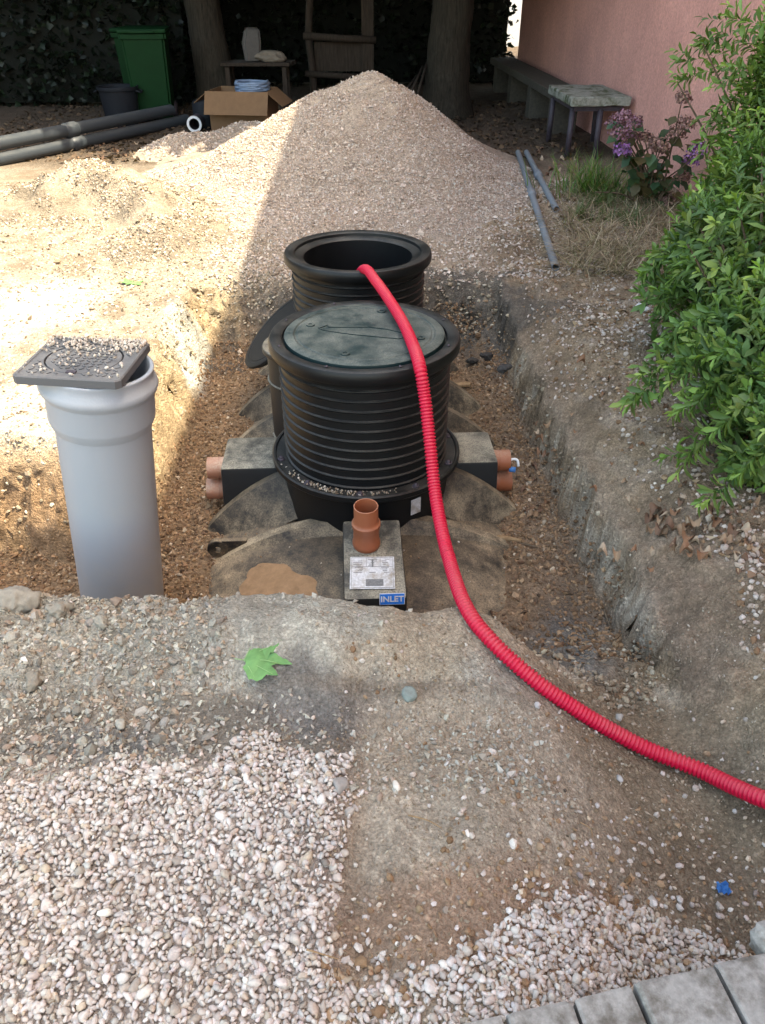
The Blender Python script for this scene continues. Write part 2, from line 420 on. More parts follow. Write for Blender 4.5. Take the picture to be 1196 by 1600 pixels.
# cut faces crumble sideways too: lumps run through depth and height, not only along the ground
px_ = parts(gx, gy); pit0 = px_[2] * px_[3] * px_[4] * px_[5]; fc = np.clip(4 * pit0 * (1 - pit0), 0, 1) * (gy > 1.2)
lump = .03 * fbm(gy * 7 + gx * 3, gz * 8, 4, 141) + .03 * fbm(gy * 22 + gx * 9, gz * 24, 3, 151)
lump2 = .05 * fbm(gx * 7 + gy * 3, gz * 8, 4, 161) + .03 * fbm(gx * 22 + gy * 9, gz * 24, 3, 171)
vx, vy, vz = gx + fc * lump, gy + fc * lump2 * .8, gz + fc * .03 * fbm(gx * 30, gy * 30 + gz * 30, 3, 181)
# soil kinds: mostly the soil's own colour; shade is put in under the trees
def blob(cx, cy, rx, ry, s, soft=.5, amp=.5, sc=5.):
    d = np.sqrt(((gx - cx) / rx) ** 2 + ((gy - cy) / ry) ** 2) + amp * fbm(gx * sc, gy * sc, 4, s)
    return 1 - sstep(1 - soft, 1 + soft, d)
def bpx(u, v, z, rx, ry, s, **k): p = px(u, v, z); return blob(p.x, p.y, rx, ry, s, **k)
C = np.zeros((len(gx), 3)); C[:] = (.30, .235, .175)
def lay(mask, col):
    global C
    C = C * (1 - mask[:, None]) + np.array(col) * mask[:, None]
wx, wy, sr, s_l, sf, sn, kr = parts(gx, gy); pit = sr * s_l * sf * sn
n1 = fbm(gx * 2.1, gy * 2.1, 4, 201); n2 = fbm(gx * 7 + gz * 5, gy * 7 + gz * 9, 4, 211)
lay(sstep(-.1, .5, n1) * .5, (.34, .25, .17))
lay((1 - sstep(-1.2, -.7, gx)) * sstep(2.6, 2.9, gy), (.30, .25, .195))                   # sandy yard on the left
lay((1 - sstep(-1.2, -.7, gx)) * sstep(2.6, 2.9, gy) * sstep(.0, .35, n2 + .5 * n1), (.215, .165, .12))
for u, v, rx, ry in ((30, 315, .5, .35), (120, 335, .5, .18), (60, 480, .35, .5), (40, 640, .3, .25), (330, 330, .6, .5)):
    lay(bpx(u, v, 0, rx, ry, 220 + u) * .9, (.46, .41, .35))
rt = sstep(-.15, .05, gx - np.interp(gy, *XR))
lay(rt * (1 - sstep(6, 8, gy)), (.275, .20, .132)); lay(rt * sstep(.1, .5, n2) * .6, (.35, .28, .215)); lay(rt * sstep(.0, .4, -n1) * .7, (.16, .118, .085))
lay(sstep(7.6, 9.2, gy) * .9, (.085, .06, .044))                                                # leaf mould, toned darker for the shade under the trees
lay(pit, (.22, .145, .09)); lay(pit * sstep(.45, .8, gx) * .6, (.17, .13, .10))
face = np.clip(4 * pit * (1 - pit), 0, 1) * (gy > 1.5)
lay(face * (gx > .3) * .9, (.38, .28, .18)); lay(face * (gx > .3) * sstep(.0, .3, n2) * .85, (.56, .49, .39)); lay(face * (gx > .3) * sstep(.05, .4, -n2) * .6, (.2, .15, .10))
lay(face * (gx < -.9) * .8, (.42, .31, .19)); lay(face * (gx < -1.3) * (gy < 3.1), (.27, .17, .10))
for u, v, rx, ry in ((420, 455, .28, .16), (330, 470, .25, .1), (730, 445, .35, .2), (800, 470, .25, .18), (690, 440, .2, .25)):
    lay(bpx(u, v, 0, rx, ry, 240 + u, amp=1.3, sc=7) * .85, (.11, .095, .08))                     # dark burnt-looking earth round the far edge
lay(bpx(285, 505, -.05, .1, .28, 260) * .8, (.5, .5, .46))  # pale grey patch along the left bank
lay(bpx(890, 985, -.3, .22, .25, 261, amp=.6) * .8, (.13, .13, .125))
lf = 1 - sstep(.28, .55, gx + .1 * n2)
clay = lf * sstep(1.36, 1.46, gy + .05 * n2) * (1 - sstep(1.86, 1.95, gy))
lay(clay, (.36, .34, .285)); lay(clay * (1 - sstep(-.6, -.1, gx)) * .7, (.275, .252, .212))
lay(clay * sstep(-.25, 0., gx) * sstep(.1, .5, n1) * .8, (.34, .27, .19))
band = lf * (1 - sstep(.05, .3, gx)) * sstep(1.12, 1.2, gy + .06 * n2) * (1 - sstep(1.38, 1.46, gy + .05 * n2))
lay(band * .9, (.20, .175, .145))
lay(bpx(500, 1105, 0, .17, .10, 270, amp=1.1, sc=8) * .85, (.16, .148, .135)); lay(bpx(150, 1160, 0, .22, .07, 271, amp=.6) * .8, (.16, .155, .145))
lay(bpx(650, 1065, 0, .3, .03, 272, amp=.7) * .7, (.19, .15, .115))
fg = sstep(-.1, 0, gx) * (1 - sstep(1.35, 1.5, gy))
lay(fg * .9, (.37, .31, .24)); lay(fg * sstep(.0, .4, n1) * .6, (.31, .25, .185))
lay(bpx(820, 1420, 0, .42, .14, 280, amp=.6) * .75, (.26, .16, .105)); lay(bpx(1150, 1330, -.15, .30, .26, 281, amp=.6) * .85, (.17, .128, .088))
lay(bpx(1100, 1150, -.1, .3, .3, 282, amp=.7) * .8, (.19, .148, .10))
lay((1 - sstep(-.14, -.06, gx)) * (1 - sstep(1.15, 1.25, gy)), (.33, .28, .245))
lay(bpx(1120, 905, 0, .3, .3, 283, amp=.5) * (gx > .95) * .7, (.2, .145, .105))
nx_, ny_ = len(xs), len(ys)
idx = np.arange(nx_ * ny_).reshape(ny_, nx_)
Q = np.stack([idx[:-1, :-1], idx[:-1, 1:], idx[1:, 1:], idx[1:, :-1]], -1).reshape(-1, 4)
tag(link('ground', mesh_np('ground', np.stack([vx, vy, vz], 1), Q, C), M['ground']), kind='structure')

# ------------------------------------------------------------------ gravel pile and soil heap
PK = Vector((-.10, 8.0, .93))
def pile_h(x, y):
    dx, dy = x - PK.x, y - PK.y; a = np.arctan2(dx, -dy); r = np.hypot(dx, dy)
    Rr = 1.75 + .12 * np.sin(a * 3 + .5) + .08 * fbm(np.cos(a) * 2 + 3, np.sin(a) * 2, 3, 301) - .33 * sstep(.2, 1.5, a) + .05 * sstep(.3, 1.6, -a)
    t = r / Rr
    z = PK.z * (1.03 - np.sqrt(t * t + .009)) 
    z = np.where(t > .78, PK.z * .25 * np.exp(-(t - .78) * 5.2), z)
    z = z + .035 * fbm(x * 2.6, y * 2.6, 3, 311) + .014 * fbm(x * 9, y * 9, 3, 315)
    return z - .05 * sstep(1.0, 1.5, t) - .12 * sstep(1.5, 1.9, t)
def hump_h(x, y):
    z = .22 * np.exp(-((x + 2.25) / .42) ** 2 - ((y - 9.2) / .45) ** 2) + .30 * np.exp(-((x + 1.5) / .5) ** 2 - ((y - 9.6) / .5) ** 2)
    return z + .03 * fbm(x * 4, y * 4, 3, 351) - .06
def heap_h(x, y):
    z = .30 * np.exp(-((x + 2.35) / .52) ** 2 - ((y - 6.75) / .42) ** 2) + .20 * np.exp(-((x + 1.75) / .40) ** 2 - ((y - 6.35) / .45) ** 2)
    z = z + .16 * np.exp(-((x + 1.6) / .35) ** 2 - ((y - 5.7) / .4) ** 2) + .10 * np.exp(-((x + 3.1) / .45) ** 2 - ((y - 6.5) / .4) ** 2)
    return z * (1.15 + .5 * fbm(x * 3, y * 3, 3, 321)) + .11 * fbm(x * 4.5, y * 4.5, 5, 331) * sstep(.02, .12, z) - .035
def patch(name, fn, x0, x1, y0, y1, st, colf):
    X, Y = np.meshgrid(np.arange(x0, x1, st), np.arange(y0, y1, st)); x, y = X.ravel(), Y.ravel(); z = fn(x, y)
    ix = np.arange(len(x)).reshape(X.shape)
    q = np.stack([ix[:-1, :-1], ix[:-1, 1:], ix[1:, 1:], ix[1:, :-1]], -1).reshape(-1, 4)
    q = q[(z[q] > -.06).any(1)]
    return mesh_np(name, np.stack([x, y, z], 1), q, colf(x, y))
def pcol(x, y):
    c = np.zeros((len(x), 3)); c[:] = (.34, .27, .215)
    m = sstep(.1, .45, fbm(x * 4, y * 2.5, 3, 341))[:, None] * sstep(.45, .7, pile_h(x, y))[:, None]
    return c * (1 - m) + np.array((.40, .32, .25)) * m
pile = link('gravel_pile', patch('gravel_pile', pile_h, -3.4, 2.8, 5.2, 10.6, .035, pcol), M['heap'])
tag(pile, 'tall cone of pale pinkish gravel behind the tank', 'gravel pile')
heap = link('soil_heap', patch('soil_heap', heap_h, -4.2, -.7, 5.0, 7.9, .025, lambda x, y: np.tile((.26, .21, .158), (len(x), 1)) * (1 + .6 * fbm(x * 3.5, y * 3.5, 4, 9))[:, None]), M['heap'])
tag(heap, 'low heap of sandy excavated soil in the sunny yard', 'soil heap')
hump = link('gravel_mound', patch('gravel_mound', hump_h, -3.4, -.4, 8.2, 10.9, .04, lambda x, y: np.tile((.33, .27, .22), (len(x), 1))), M['heap'])
tag(hump, 'small shaded mound of gravel in front of the cardboard box', 'gravel mound')
def norm_tilt(fn, x, y, e=.02):
    return np.arctan2(fn(x, y + e) - fn(x, y - e), 2 * e), -np.arctan2(fn(x + e, y) - fn(x - e, y), 2 * e)
PINK = [(.45, .365, .305), (.38, .295, .24), (.53, .455, .395), (.31, .235, .18), (.42, .375, .335)]; PW = [4, 3, 2, 2, 1]
BROWN = [(.25, .155, .09), (.20, .12, .068), (.31, .21, .13), (.40, .32, .24), (.14, .088, .055)]; BW = [4, 4, 2, .6, 3]
SAND = [(.35, .29, .225), (.27, .21, .15), (.47, .415, .35), (.20, .145, .098)]; SW = [4, 3, 2, 2]
def chips(name, fn, x, y, size, cols, parent=None, variants=PEB1, lift=.25, tilt=.6, mat='chips', smooth=False, kind='stuff', label=None, cat=None):
    n = len(x); S = RNG.lognormal(math.log(size / 2), .3, n); z = fn(x, y) + S * lift
    Rm = rotm(RNG.uniform(0, 6.28, n), RNG.normal(0, tilt, n), RNG.normal(0, tilt, n))
    o = link(name, scatter_mesh(name, variants, np.stack([x, y, z], 1), S, Rm, cols, smooth), M[mat], parent)
    return tag(o, label, cat, kind=kind)
def rand_in(n, x0, x1, y0, y1): return RNG.uniform(x0, x1, n), RNG.uniform(y0, y1, n)
x, y = rand_in(90000, -2.6, 2.2, 5.6, 8.4); z = pile_h(x, y); sandy = (fbm(x * 4, y * 2.5, 3, 341) > .22) & (z > .5)
dd = np.hypot((x - PK.x), (y - PK.y)); k = (z > .0) & ((~sandy) | (RNG.random(len(x)) < .3)) & (dd < 2.3) & (RNG.random(len(x)) < np.clip(2.6 - dd, .25, 1)) & ((y < 8.15))
x, y = x[k][:34000], y[k][:34000]
chips('loose_gravel', pile_h, x, y, .0145, stone_cols(len(x), PINK, PW), pile, lift=.3, variants=PEB0)
x, y = rand_in(5000, -3.0, -.8, 8.5, 9.9); k = hump_h(x, y) > .02
chips('loose_gravel', hump_h, x[k], y[k], .022, stone_cols(k.sum(), PINK, PW), hump, variants=PEB0)
x, y = rand_in(26000, -3.6, -1.0, 5.0, 7.2); k = (heap_h(x, y) > .0) & (fbm(x * 3, y * 3, 3, 77) > -.35)
chips('loose_stones', heap_h, x[k], y[k], .014, stone_cols(k.sum(), SAND, SW, .2), heap, variants=PEB0)
# gravel lying on the ground: yard on the left, apron of the pile, strip by the wall
HN = lambda x, y: H(x, y)
x, y = rand_in(30000, -3.6, -.55, 2.7, 7.6)
k = (x > -(y * .49 + .95)) & (parts(x, y)[3] * parts(x, y)[4] * parts(x, y)[5] < .3) & (RNG.random(len(x)) < .45 + .5 * fbm(x * 2, y * 2, 3, 401)) & (heap_h(x, y) < 0)
x, y = x[k][:14000], y[k][:14000]
chips('yard_gravel', HN, x, y, .015, stone_cols(len(x), SAND, SW, .2), variants=PEB0, label='sparse sunlit gravel over the sandy yard', cat='gravel')
x, y = rand_in(26000, -1.2, 2.2, 4.9, 7.6); k = (RNG.random(len(x)) < .42 + .5 * fbm(x * 1.6, y * 1.6, 3, 411)) & (pile_h(x, y) < .03) & (x < .34 * y)
x, y = x[k][:8000], y[k][:8000]
chips('spilled_gravel', HN, x, y, .018, stone_cols(len(x), PINK, PW), variants=PEB0, label='spilled gravel round the foot of the tall pile', cat='gravel')
x, y = rand_in(26000, .85, 1.9, 1.1, 5.6); k = (x > np.interp(y, *XR) + .06 + .2 * vnoise(y * 2.5, y * 0, 3)) & (x < .5 * y + .7) & (RNG.random(len(x)) < .55 + .6 * fbm(x * 2.4, y * 2.4, 3, 421))
kk_ = np.exp(-((x - 1.45) / .3) ** 2 - ((y - 1.75) / .5) ** 2) + .5 * np.exp(-((x - 1.3) / .2) ** 2 - ((y - 3.9) / .5) ** 2); k &= RNG.random(len(x)) < .28 + kk_; x, y = x[k][:9000], y[k][:9000]
chips('bank_gravel', HN, x, y, .018, stone_cols(len(x), PINK + BROWN[:2], PW + [2, 2]), label='loose gravel on the bank beside the green shrub', cat='gravel')
# gravel in the pit
x, y = rand_in(80000, -1.75, 1.02, 1.85, 4.85); q = parts(x, y); pm = q[2] * q[3] * q[4] * q[5]
k = ((pm > .86) | ((pm > .35) & (x > .35) & (y > 1.75))) & (np.hypot(x + .07, y - 2.97) > .5) & (RNG.random(len(x)) < .62 + .55 * fbm(x * 1.8, y * 1.8, 3, 431) )
k &= ~((np.abs(x + .1) < .5) & (y > 2.2) & (y < 4.4))
x, y = x[k][:27000], y[k][:27000]
chips('pit_gravel', HN, x, y, .015, stone_cols(len(x), BROWN, BW, .18), variants=PEB0 + PEB1, label='brown pea gravel filling the pit round the tank', cat='gravel')
# pebbles kicked onto the dark strip beyond the bed
x, y = rand_in(900, -1.2, .1, 1.12, 1.5); k = RNG.random(900) < np.clip(.75 * np.exp(-(y - 1.2) / .1), .03, 1)
chips('kicked_pebbles', HN, x[k], y[k], .014, stone_cols(k.sum(), PINK, PW), variants=PEBA, lift=.35, smooth=True, label='stray pale pebbles on the dark soil beyond the pebble bed', cat='pebbles')
# washed pebbles in the foreground
def hexgrid(x0, x1, y0, y1, s):
    xs_, ys_ = np.arange(x0, x1, s), np.arange(y0, y1, s * .866); X, Y = np.meshgrid(xs_, ys_); X = X + (np.arange(len(ys_)) % 2)[:, None] * s / 2
    X = X.ravel() + RNG.normal(0, s * .2, X.size); Y = Y.ravel() + RNG.normal(0, s * .2, Y.size); return X, Y
WASH = [(.50, .44, .395), (.45, .385, .34), (.56, .51, .465), (.39, .33, .28), (.47, .44, .41), (.46, .37, .285), (.26, .215, .18)]; WW = [6, 4, 4, 2, 2, 1.2, .5]
LPT = [px(u, v, -.03 - .13 * max(0, min(1, (u - 620) / 450))) for u, v in ((530, 1500), (640, 1510), (740, 1482), (820, 1440), (900, 1400), (980, 1390), (1060, 1405), (1120, 1430), (1190, 1465), (1230, 1475))]
LX = [p.x for p in LPT]; LY = [p.y for p in LPT]
edge_l = lambda x: np.interp(x, [-1.3, -.75, -.45, -.3, -.1], [1.15, 1.17, 1.27, 1.33, 1.25])
P_, S_, Z_ = [], [], []
for lay_i, (sp, zo, keep) in enumerate(((.0142, .002, .4), (.0138, .008, .95), (.0155, .0135, .6))):
    x, y = hexgrid(-1.45, 1.15, .36, 1.42, sp)
    nn = .05 * fbm(x * 6, y * 6, 3, 500)
    left = (x + .8 * nn < -.075 + .03 * fbm(x * 9, y * 9, 2, 510)) & (y + 1.4 * nn < edge_l(x) - .012 * lay_i)
    line = np.interp(x, LX, LY)
    right = (x > -.12) & (y + 1.2 * nn < line - .02 * lay_i)
    k = (left | right) & (RNG.random(len(x)) < keep * np.clip(.55 + 14 * np.maximum(np.minimum(edge_l(x) - 1.4 * nn - y, -.075 - .8 * nn - x) * left, (line - 1.2 * nn - y) * right), 0, 1)) & (y > .40) & (x > -(.42 * y + .86)) & ~((y < .60 + .207 * (x - .1)) & (x > .12))
    P_.append(np.stack([x[k], y[k]], 1)); Z_.append(np.full(k.sum(), zo)); S_.append(RNG.lognormal(math.log(.0086), .27, k.sum()))
NL0 = len(P_[0]); P_ = np.concatenate(P_); Z_ = np.concatenate(Z_); S_ = np.concatenate(S_); n = len(P_)
zz = H(P_[:, 0], P_[:, 1]) + Z_ * .8 - .003 + RNG.normal(0, .002, n)
RP = rotm(RNG.uniform(0, 6.28, n), RNG.normal(0, .35, n), RNG.normal(0, .35, n)); CP = stone_cols(n, WASH, WW, .1); XYZ = np.column_stack([P_, zz])
bed = tag(link('pebble_bed', scatter_mesh('pebble_bed', PEBA, XYZ[NL0:], S_[NL0:], RP[NL0:], CP[NL0:]), M['pebble']), 'bed of washed pinkish white pebbles in front of the pit', 'pebbles', kind='stuff')
tag(link('lower_pebbles', scatter_mesh('lower_pebbles', PEB1, XYZ[:NL0], S_[:NL0], RP[:NL0], CP[:NL0]), M['pebble'], bed), kind='stuff')
# scattered stones and crumbs on the bare dirt
x, y = rand_in(14000, -.12, 1.15, .5, 1.9); k = (RNG.random(len(x)) < .45 + .5 * fbm(x * 5, y * 5, 3, 525)); x, y = x[k], y[k]
chips('dirt_grit', lambda a, b: H(a, b), x, y, .0065, stone_cols(len(x), [(.30, .24, .175), (.25, .19, .13), (.38, .32, .25), (.2, .15, .1), (.5, .43, .36)], [4, 4, 3, 2, .6], .15), variants=PEB0, label='fine grit over the trodden tan dirt', cat='grit')
x, y = rand_in(7000, -.12, 1.08, .55, 1.75); dl = y - np.interp(x, LX, LY)
k = (RNG.random(len(x)) < np.clip(.05 + .28 * fbm(x * 4, y * 4, 3, 520) + .85 * np.exp(-np.maximum(dl, 0) / .12) * (.55 + .5 * (x > .3)), 0, .9)) & (x < .9 + .1 * y)
x, y = x[k], y[k]; chips('loose_pebbles', HN, x, y, .0135, stone_cols(len(x), WASH + BROWN[:3], [3, 3, 2, 3, 1, 3, 2] + [5, 3, 4]), lift=.35, variants=PEB1, label='pebbles strewn over the bare tan dirt', cat='pebbles')
x, y = rand_in(16000, -1.3, .5, 1.14, 1.9); k = RNG.random(len(x)) < np.clip(.30 + .5 * fbm(x * 4, y * 4, 3, 530) + .3 * (1 - sstep(-.7, -.2, x)) - .5 * sstep(1.4, 1.5, y) * sstep(-.6, -.35, x), .015, .9)
x, y = x[k], y[k]; gcol = stone_cols(len(x), [(.36, .335, .28), (.27, .25, .21), (.42, .40, .34), (.29, .225, .165), (.5, .45, .4)], [4, 3, 2, 3, .6], .15)
chips('soil_crumbs', HN, x, y, .011, gcol, variants=PEB0, label='crumbs of grey clay and stone on the pit edge', cat='soil crumbs')
x, y = rand_in(1500, -1.35, -.45, 1.2, 1.85); k = RNG.random(len(x)) < .32; x, y = x[k], y[k]
chips('clay_clods', HN, x, y, .024, stone_cols(len(x), [(.28, .26, .22), (.21, .19, .16), (.26, .2, .15)], [3, 3, 2], .15), lift=.1, label='lumps of dug clay along the pit edge', cat='clods')
x, y = rand_in(24000, -1.9, 1.5, 1.3, 5.2); q = parts(x, y); pm = q[2] * q[3] * q[4] * q[5]; k = (pm > .05) & (pm < .8); x, y = x[k], y[k]
chips('bank_crumbs', HN, x, y, .019, stone_cols(len(x), [(.3, .245, .175), (.4, .35, .27), (.2, .155, .11)], [3, 2, 2], .15), lift=.1, label='earth crumbs clinging to the cut banks', cat='soil crumbs')

# ------------------------------------------------------------------ pavers, bottom right
pav = empty('paving', (0.10, .615, Hs(.1, .6))); pav['kind'] = 'structure'
ang = math.atan2(.117, .567); dirv = Vector((math.cos(ang), math.sin(ang), 0)); dn = Vector((math.sin(ang), -math.cos(ang), 0))
pos = -.02
for i, wd in enumerate((.15, .135, .125, .17, .16, .17)):
    for r in range(2):
        bm = bmesh.new(); box(bm, (0, 0, 0), (wd - .008, .195, .06), None, .008)
        for v in bm.verts: v.co += Vector((random.uniform(-1, 1), random.uniform(-1, 1), random.uniform(-.4, .4))) * .0025
        c = Vector((.10, .615, 0)) + dirv * (pos + wd / 2) + dn * (.10 + r * .2) + Vector((0, 0, -.022 + random.uniform(-.004, .004)))
        o = link('paving_slab', bm_mesh('paving_slab', bm, False), M['concrete'], pav)
        o.location = c - pav.location; o.rotation_euler = (random.uniform(-.012, .012), random.uniform(-.012, .012), ang + random.uniform(-.02, .02))
    pos += wd

bm = bmesh.new(); box(bm, (0, 0, 0), (.16, .10, .06), None, .02)
for v in bm.verts: v.co += Vector((random.uniform(-1, 1), random.uniform(-1, 1), random.uniform(-1, 1))) * .006
o = link('kerb_stone', bm_mesh('kerb_stone', bm, False), M['concrete']); o.location = px(1245, 1472, 0) + Vector((0, 0, -.01)); o.rotation_euler = (0, 0, .3); tag(o, 'pale grey kerb stone at the corner of the dark dirt', 'kerb stone')

# ------------------------------------------------------------------ septic tank
TZ = .7
tank = empty('septic_tank', (-.073, 2.97, -TZ), R(2.87))
tag(tank, 'black ribbed plastic septic tank half buried in the gravel pit', 'septic tank')
TM = Matrix.Translation((-.073, 2.97, 0)) @ Matrix.Rotation(R(2.87), 4, 'Z')
def tp(name, me, mat, parent=tank):
    o = link(name, me, M[mat], parent)
    if parent is tank: o.location = (0, 0, TZ)
    return o
RT, ZC = 1.1, -1.435
def shell_r(y):
    t0 = np.clip((-.40 - y) / .86, 0, 1); t1 = np.clip((y - 1.5) / .86, 0, 1); t = np.maximum(t0, t1)
    r = RT * (1 - t ** 2.3) ** (1 / 2.3)
    return r
def shell_pt(y, th, off=0.):
    r = shell_r(y) + off; return np.stack([1.16 * r * np.sin(th), y, ZC + r * np.cos(th)], -1)
yy = np.linspace(-1.2, 2.2, 230); tt = np.radians(np.linspace(-42, 42, 70))
Y2, T2 = np.meshgrid(yy, tt); V = shell_pt(Y2.ravel(), T2.ravel(), .006 * fbm(Y2.ravel() * 4, T2.ravel() * 4, 3, 600))
ix = np.arange(len(V)).reshape(Y2.shape); q = np.stack([ix[:-1, :-1], ix[:-1, 1:], ix[1:, 1:], ix[1:, :-1]], -1).reshape(-1, 4)
tp('shell', mesh_np('shell', V, q), 'tank')
for yr, zc_, Rh in ((-.30, -1.42, 1.135), (-.05, -1.077, .94), (.60, -1.077, .935), (1.0, -1.077, .935), (1.45, -1.12, .94)):          # hoops round the shell
    prof = [(-.17, -.15), (-.105, -.085), (-.06, -.04), (-.034, -.01), (-.024, 0), (.024, 0), (.034, -.01), (.06, -.04), (.105, -.085), (.17, -.15)]
    am = math.asin(min(.99, .83 / Rh)); th_ = np.linspace(-am, am, 100); V = []
    for dy_, dr_ in prof:
        rr_ = Rh + dr_; V.append(np.stack([rr_ * np.sin(th_), np.full(100, yr + dy_), zc_ + rr_ * np.cos(th_)], -1))
    V = np.stack(V, 0); ix = np.arange(V.shape[0] * 100).reshape(V.shape[0], 100)
    q = np.stack([ix[:-1, :-1], ix[:-1, 1:], ix[1:, 1:], ix[1:, :-1]], -1).reshape(-1, 4)
    me_ = mesh_np('rib', V.reshape(-1, 3), q); me_.set_sharp_from_angle(angle=R(40)); tp('rib', me_, 'rib')
# dried mud lying in the hollow of the front end
a_ = np.linspace(0, 2 * np.pi, 60, endpoint=False); rr = np.linspace(0, 1, 9); A2, R2 = np.meshgrid(a_, rr)
rad = 1 + .25 * fbm(np.cos(A2) * 2, np.sin(A2) * 2, 3, 610)
yv = -.63 + .17 * R2 * rad * np.sin(A2) - .07 * R2 * np.cos(A2); tv = np.radians(-17) + np.radians(9) * R2 * rad * np.cos(A2)
V = shell_pt(yv.ravel(), tv.ravel(), (.012 * (1 - R2 ** 3) - .002).ravel()); ix = np.arange(len(V)).reshape(A2.shape)
q = np.stack([ix[:-1], ix[1:], np.roll(ix, -1, 1)[1:], np.roll(ix, -1, 1)[:-1]], -1).reshape(-1, 4)
tp('dried_mud', mesh_np('dried_mud', V, q), 'mud')
def riser_prof(z0, z1, r=.348, n=11):
    p = [(r, z0)]; st = (z1 - z0) / n
    for i in range(n):
        z = z0 + st * (i + .55); p += [(r, z - .009), (r + .008, z - .001), (r + .0075, z + .001), (r, z + .0055)]
    return p + [(r, z1)]
def make_riser(cx, cy, z0, z1, inner, n=12, r=.348, seg=96, mat='black'):
    Mx = Matrix.Translation((cx, cy, 0)); bm = bmesh.new(); s = r / .348
    lathe(bm, riser_prof(z0, z1 - .07 * s, r, n) + [(r + .004, z1 - .062 * s), (r + .034 * s, z1 - .052 * s), (r + .042 * s, z1 - .04 * s), (r + .042 * s, z1 - .012 * s), (r + .036 * s, z1)], seg, False, Mx)
    body = tp('riser', bm_mesh('riser', bm, True, 35), mat)
    bm = bmesh.new()
    lathe(bm, [(r + .036 * s, z1), (r + .03 * s, z1 + .003), (r - .004, z1 + .001), (r - .012, z1 - .004), (r - .014, z1 - .018), (inner + .012, z1 - .021), (inner, z1 - .03), (inner, z0 - .1)], seg, False, Mx)
    o = link('rim', bm_mesh('rim', bm, True, 35), M[mat], body)
    return body
def make_neck(cx, cy, zr, r=.415):
    Mx = Matrix.Translation((cx, cy, 0)); bm = bmesh.new()
    lathe(bm, [(r + .02, -.62), (r - .025, -.40), (r - .045, -.30), (r - .045, zr - .05), (r - .043, zr - .022)], 96, False, Mx)
    tp('neck', bm_mesh('neck', bm, True, 40), 'black')
    bm = bmesh.new()
    lathe(bm, [(r - .05, zr - .03), (r - .006, zr - .028), (r, zr - .02), (r, zr), (r - .006, zr + .006), (r - .014, zr + .004), (r - .018, zr - .004), (r - .075, zr - .005), (r - .075, zr - .03)], 96, True, Mx)
    fl = tp('flange', bm_mesh('flange', bm, True, 35), 'black')
    for i in range(10):
        a = 2 * math.pi * (i + .35) / 10; bm = bmesh.new()
        lathe(bm, [(.0, zr + .014), (.006, zr + .013), (.010, zr + .008), (.011, zr + .002), (.016, zr + .001), (.016, zr - .006)], 12, False, Matrix.Translation((cx + (r - .034) * math.cos(a), cy + (r - .034) * math.sin(a), 0)))
        link('bolt', bm_mesh('bolt', bm, True, 40), M['iron'], fl)
make_neck(0, 0, -.125); make_riser(0, 0, -.14, .405, .30, 11)
make_neck(0, 1.14, -.125); r2 = make_riser(0, 1.14, -.14, .41, .288, 12)
# narrow access shaft between the two, dusty rim
make_riser(-.285, .545, -.5, .14, .15, 2, .175, 64, 'tankbox')
bm = bmesh.new(); lathe(bm, [(.0, -.25), (.29, -.25)], 48, False, Matrix.Translation((0, 1.14, 0)))
tp('inner_floor', bm_mesh('inner_floor', bm), 'black')
# side boxes with pipe stubs
for s, xo, xi in ((-1, .655, .22), (1, .60, .22)):
    bm = bmesh.new(); cxm = s * (xo + xi) / 2
    box(bm, (cxm, .12, -.42), (xo - xi, .29, .43), None, .022)
    for v in bm.verts:
        if v.co.z < -.45: v.co.x += s * .015; v.co.y -= .01
    tp('side_box', bm_mesh('side_box', bm, True, 40), 'tankbox')
    for k, (zc, ln) in enumerate(((-.275, .075), (-.388, .092))):
        bm = bmesh.new(); Mx = Matrix.Translation((s * (xo - .02), .10, zc)) @ Matrix.Rotation(R(90 * s), 4, 'Y')
        lathe(bm, [(.050, 0), (.050, ln * .55), (.0515, ln * .56), (.0515, ln * .6), (.050, ln * .62), (.050, ln + .02), (.0445, ln + .02), (.0445, 0)], 36, False, Mx)
        cap(bm, lathe(bm, [(.0445, .012), (.0445, .0121)], 36, False, Mx)[0])
        tp('pipe_stub', bm_mesh('pipe_stub', bm, True, 40), 'terradusty' if s < 0 else 'terracotta')
# inlet block, pipe, label and sign
bm = bmesh.new()
box(bm, (.005, -.655, -.46), (.232, .43, .5), None, .014)
for v in bm.verts:
    if v.co.z > -.4: v.co.z -= .055 * max(0, (-.44 - v.co.y)) / .43; v.co.y += .012 * (v.co.y < -.8)
tp('inlet_block', bm_mesh('inlet_block', bm, True, 40), 'tankbox')
ip = TM.inverted() @ px(573, 850, -.215)
bm = bmesh.new(); Mx = Matrix.Translation((ip.x, ip.y, 0)) @ Matrix.Rotation(R(4), 4, 'X')
z0 = -.235
lathe(bm, [(.050, z0), (.0545, z0 + .012), (.0545, z0 + .026), (.0505, z0 + .034), (.0505, z0 + .095), (.0555, z0 + .103), (.0555, z0 + .117), (.049, z0 + .124), (.0465, z0 + .135), (.0465, z0 + .198), (.0445, z0 + .199), (.0425, z0 + .198), (.0425, z0)], 48, False, Mx)
tp('inlet_pipe', bm_mesh('inlet_pipe', bm, True, 40), 'terracotta')
slope = math.atan2(.055, .43)
def on_block(u, v, lift): return (u, v, -.21 - .055 * max(0, (-.44 - v)) / .43 + lift)
bm = bmesh.new(); box(bm, (0, 0, 0), (.168, .165, .002), None, .0005); npm = bm_mesh('nameplate', bm, False)
npl = tp('nameplate', npm, 'plate'); npl.location = Vector(on_block(-.002, -.735, .004)) + Vector((0, 0, TZ)); npl.rotation_euler = (slope, 0, R(-2))
npl['label'] = 'dusty white data label with a grey block of print'
bm = bmesh.new()
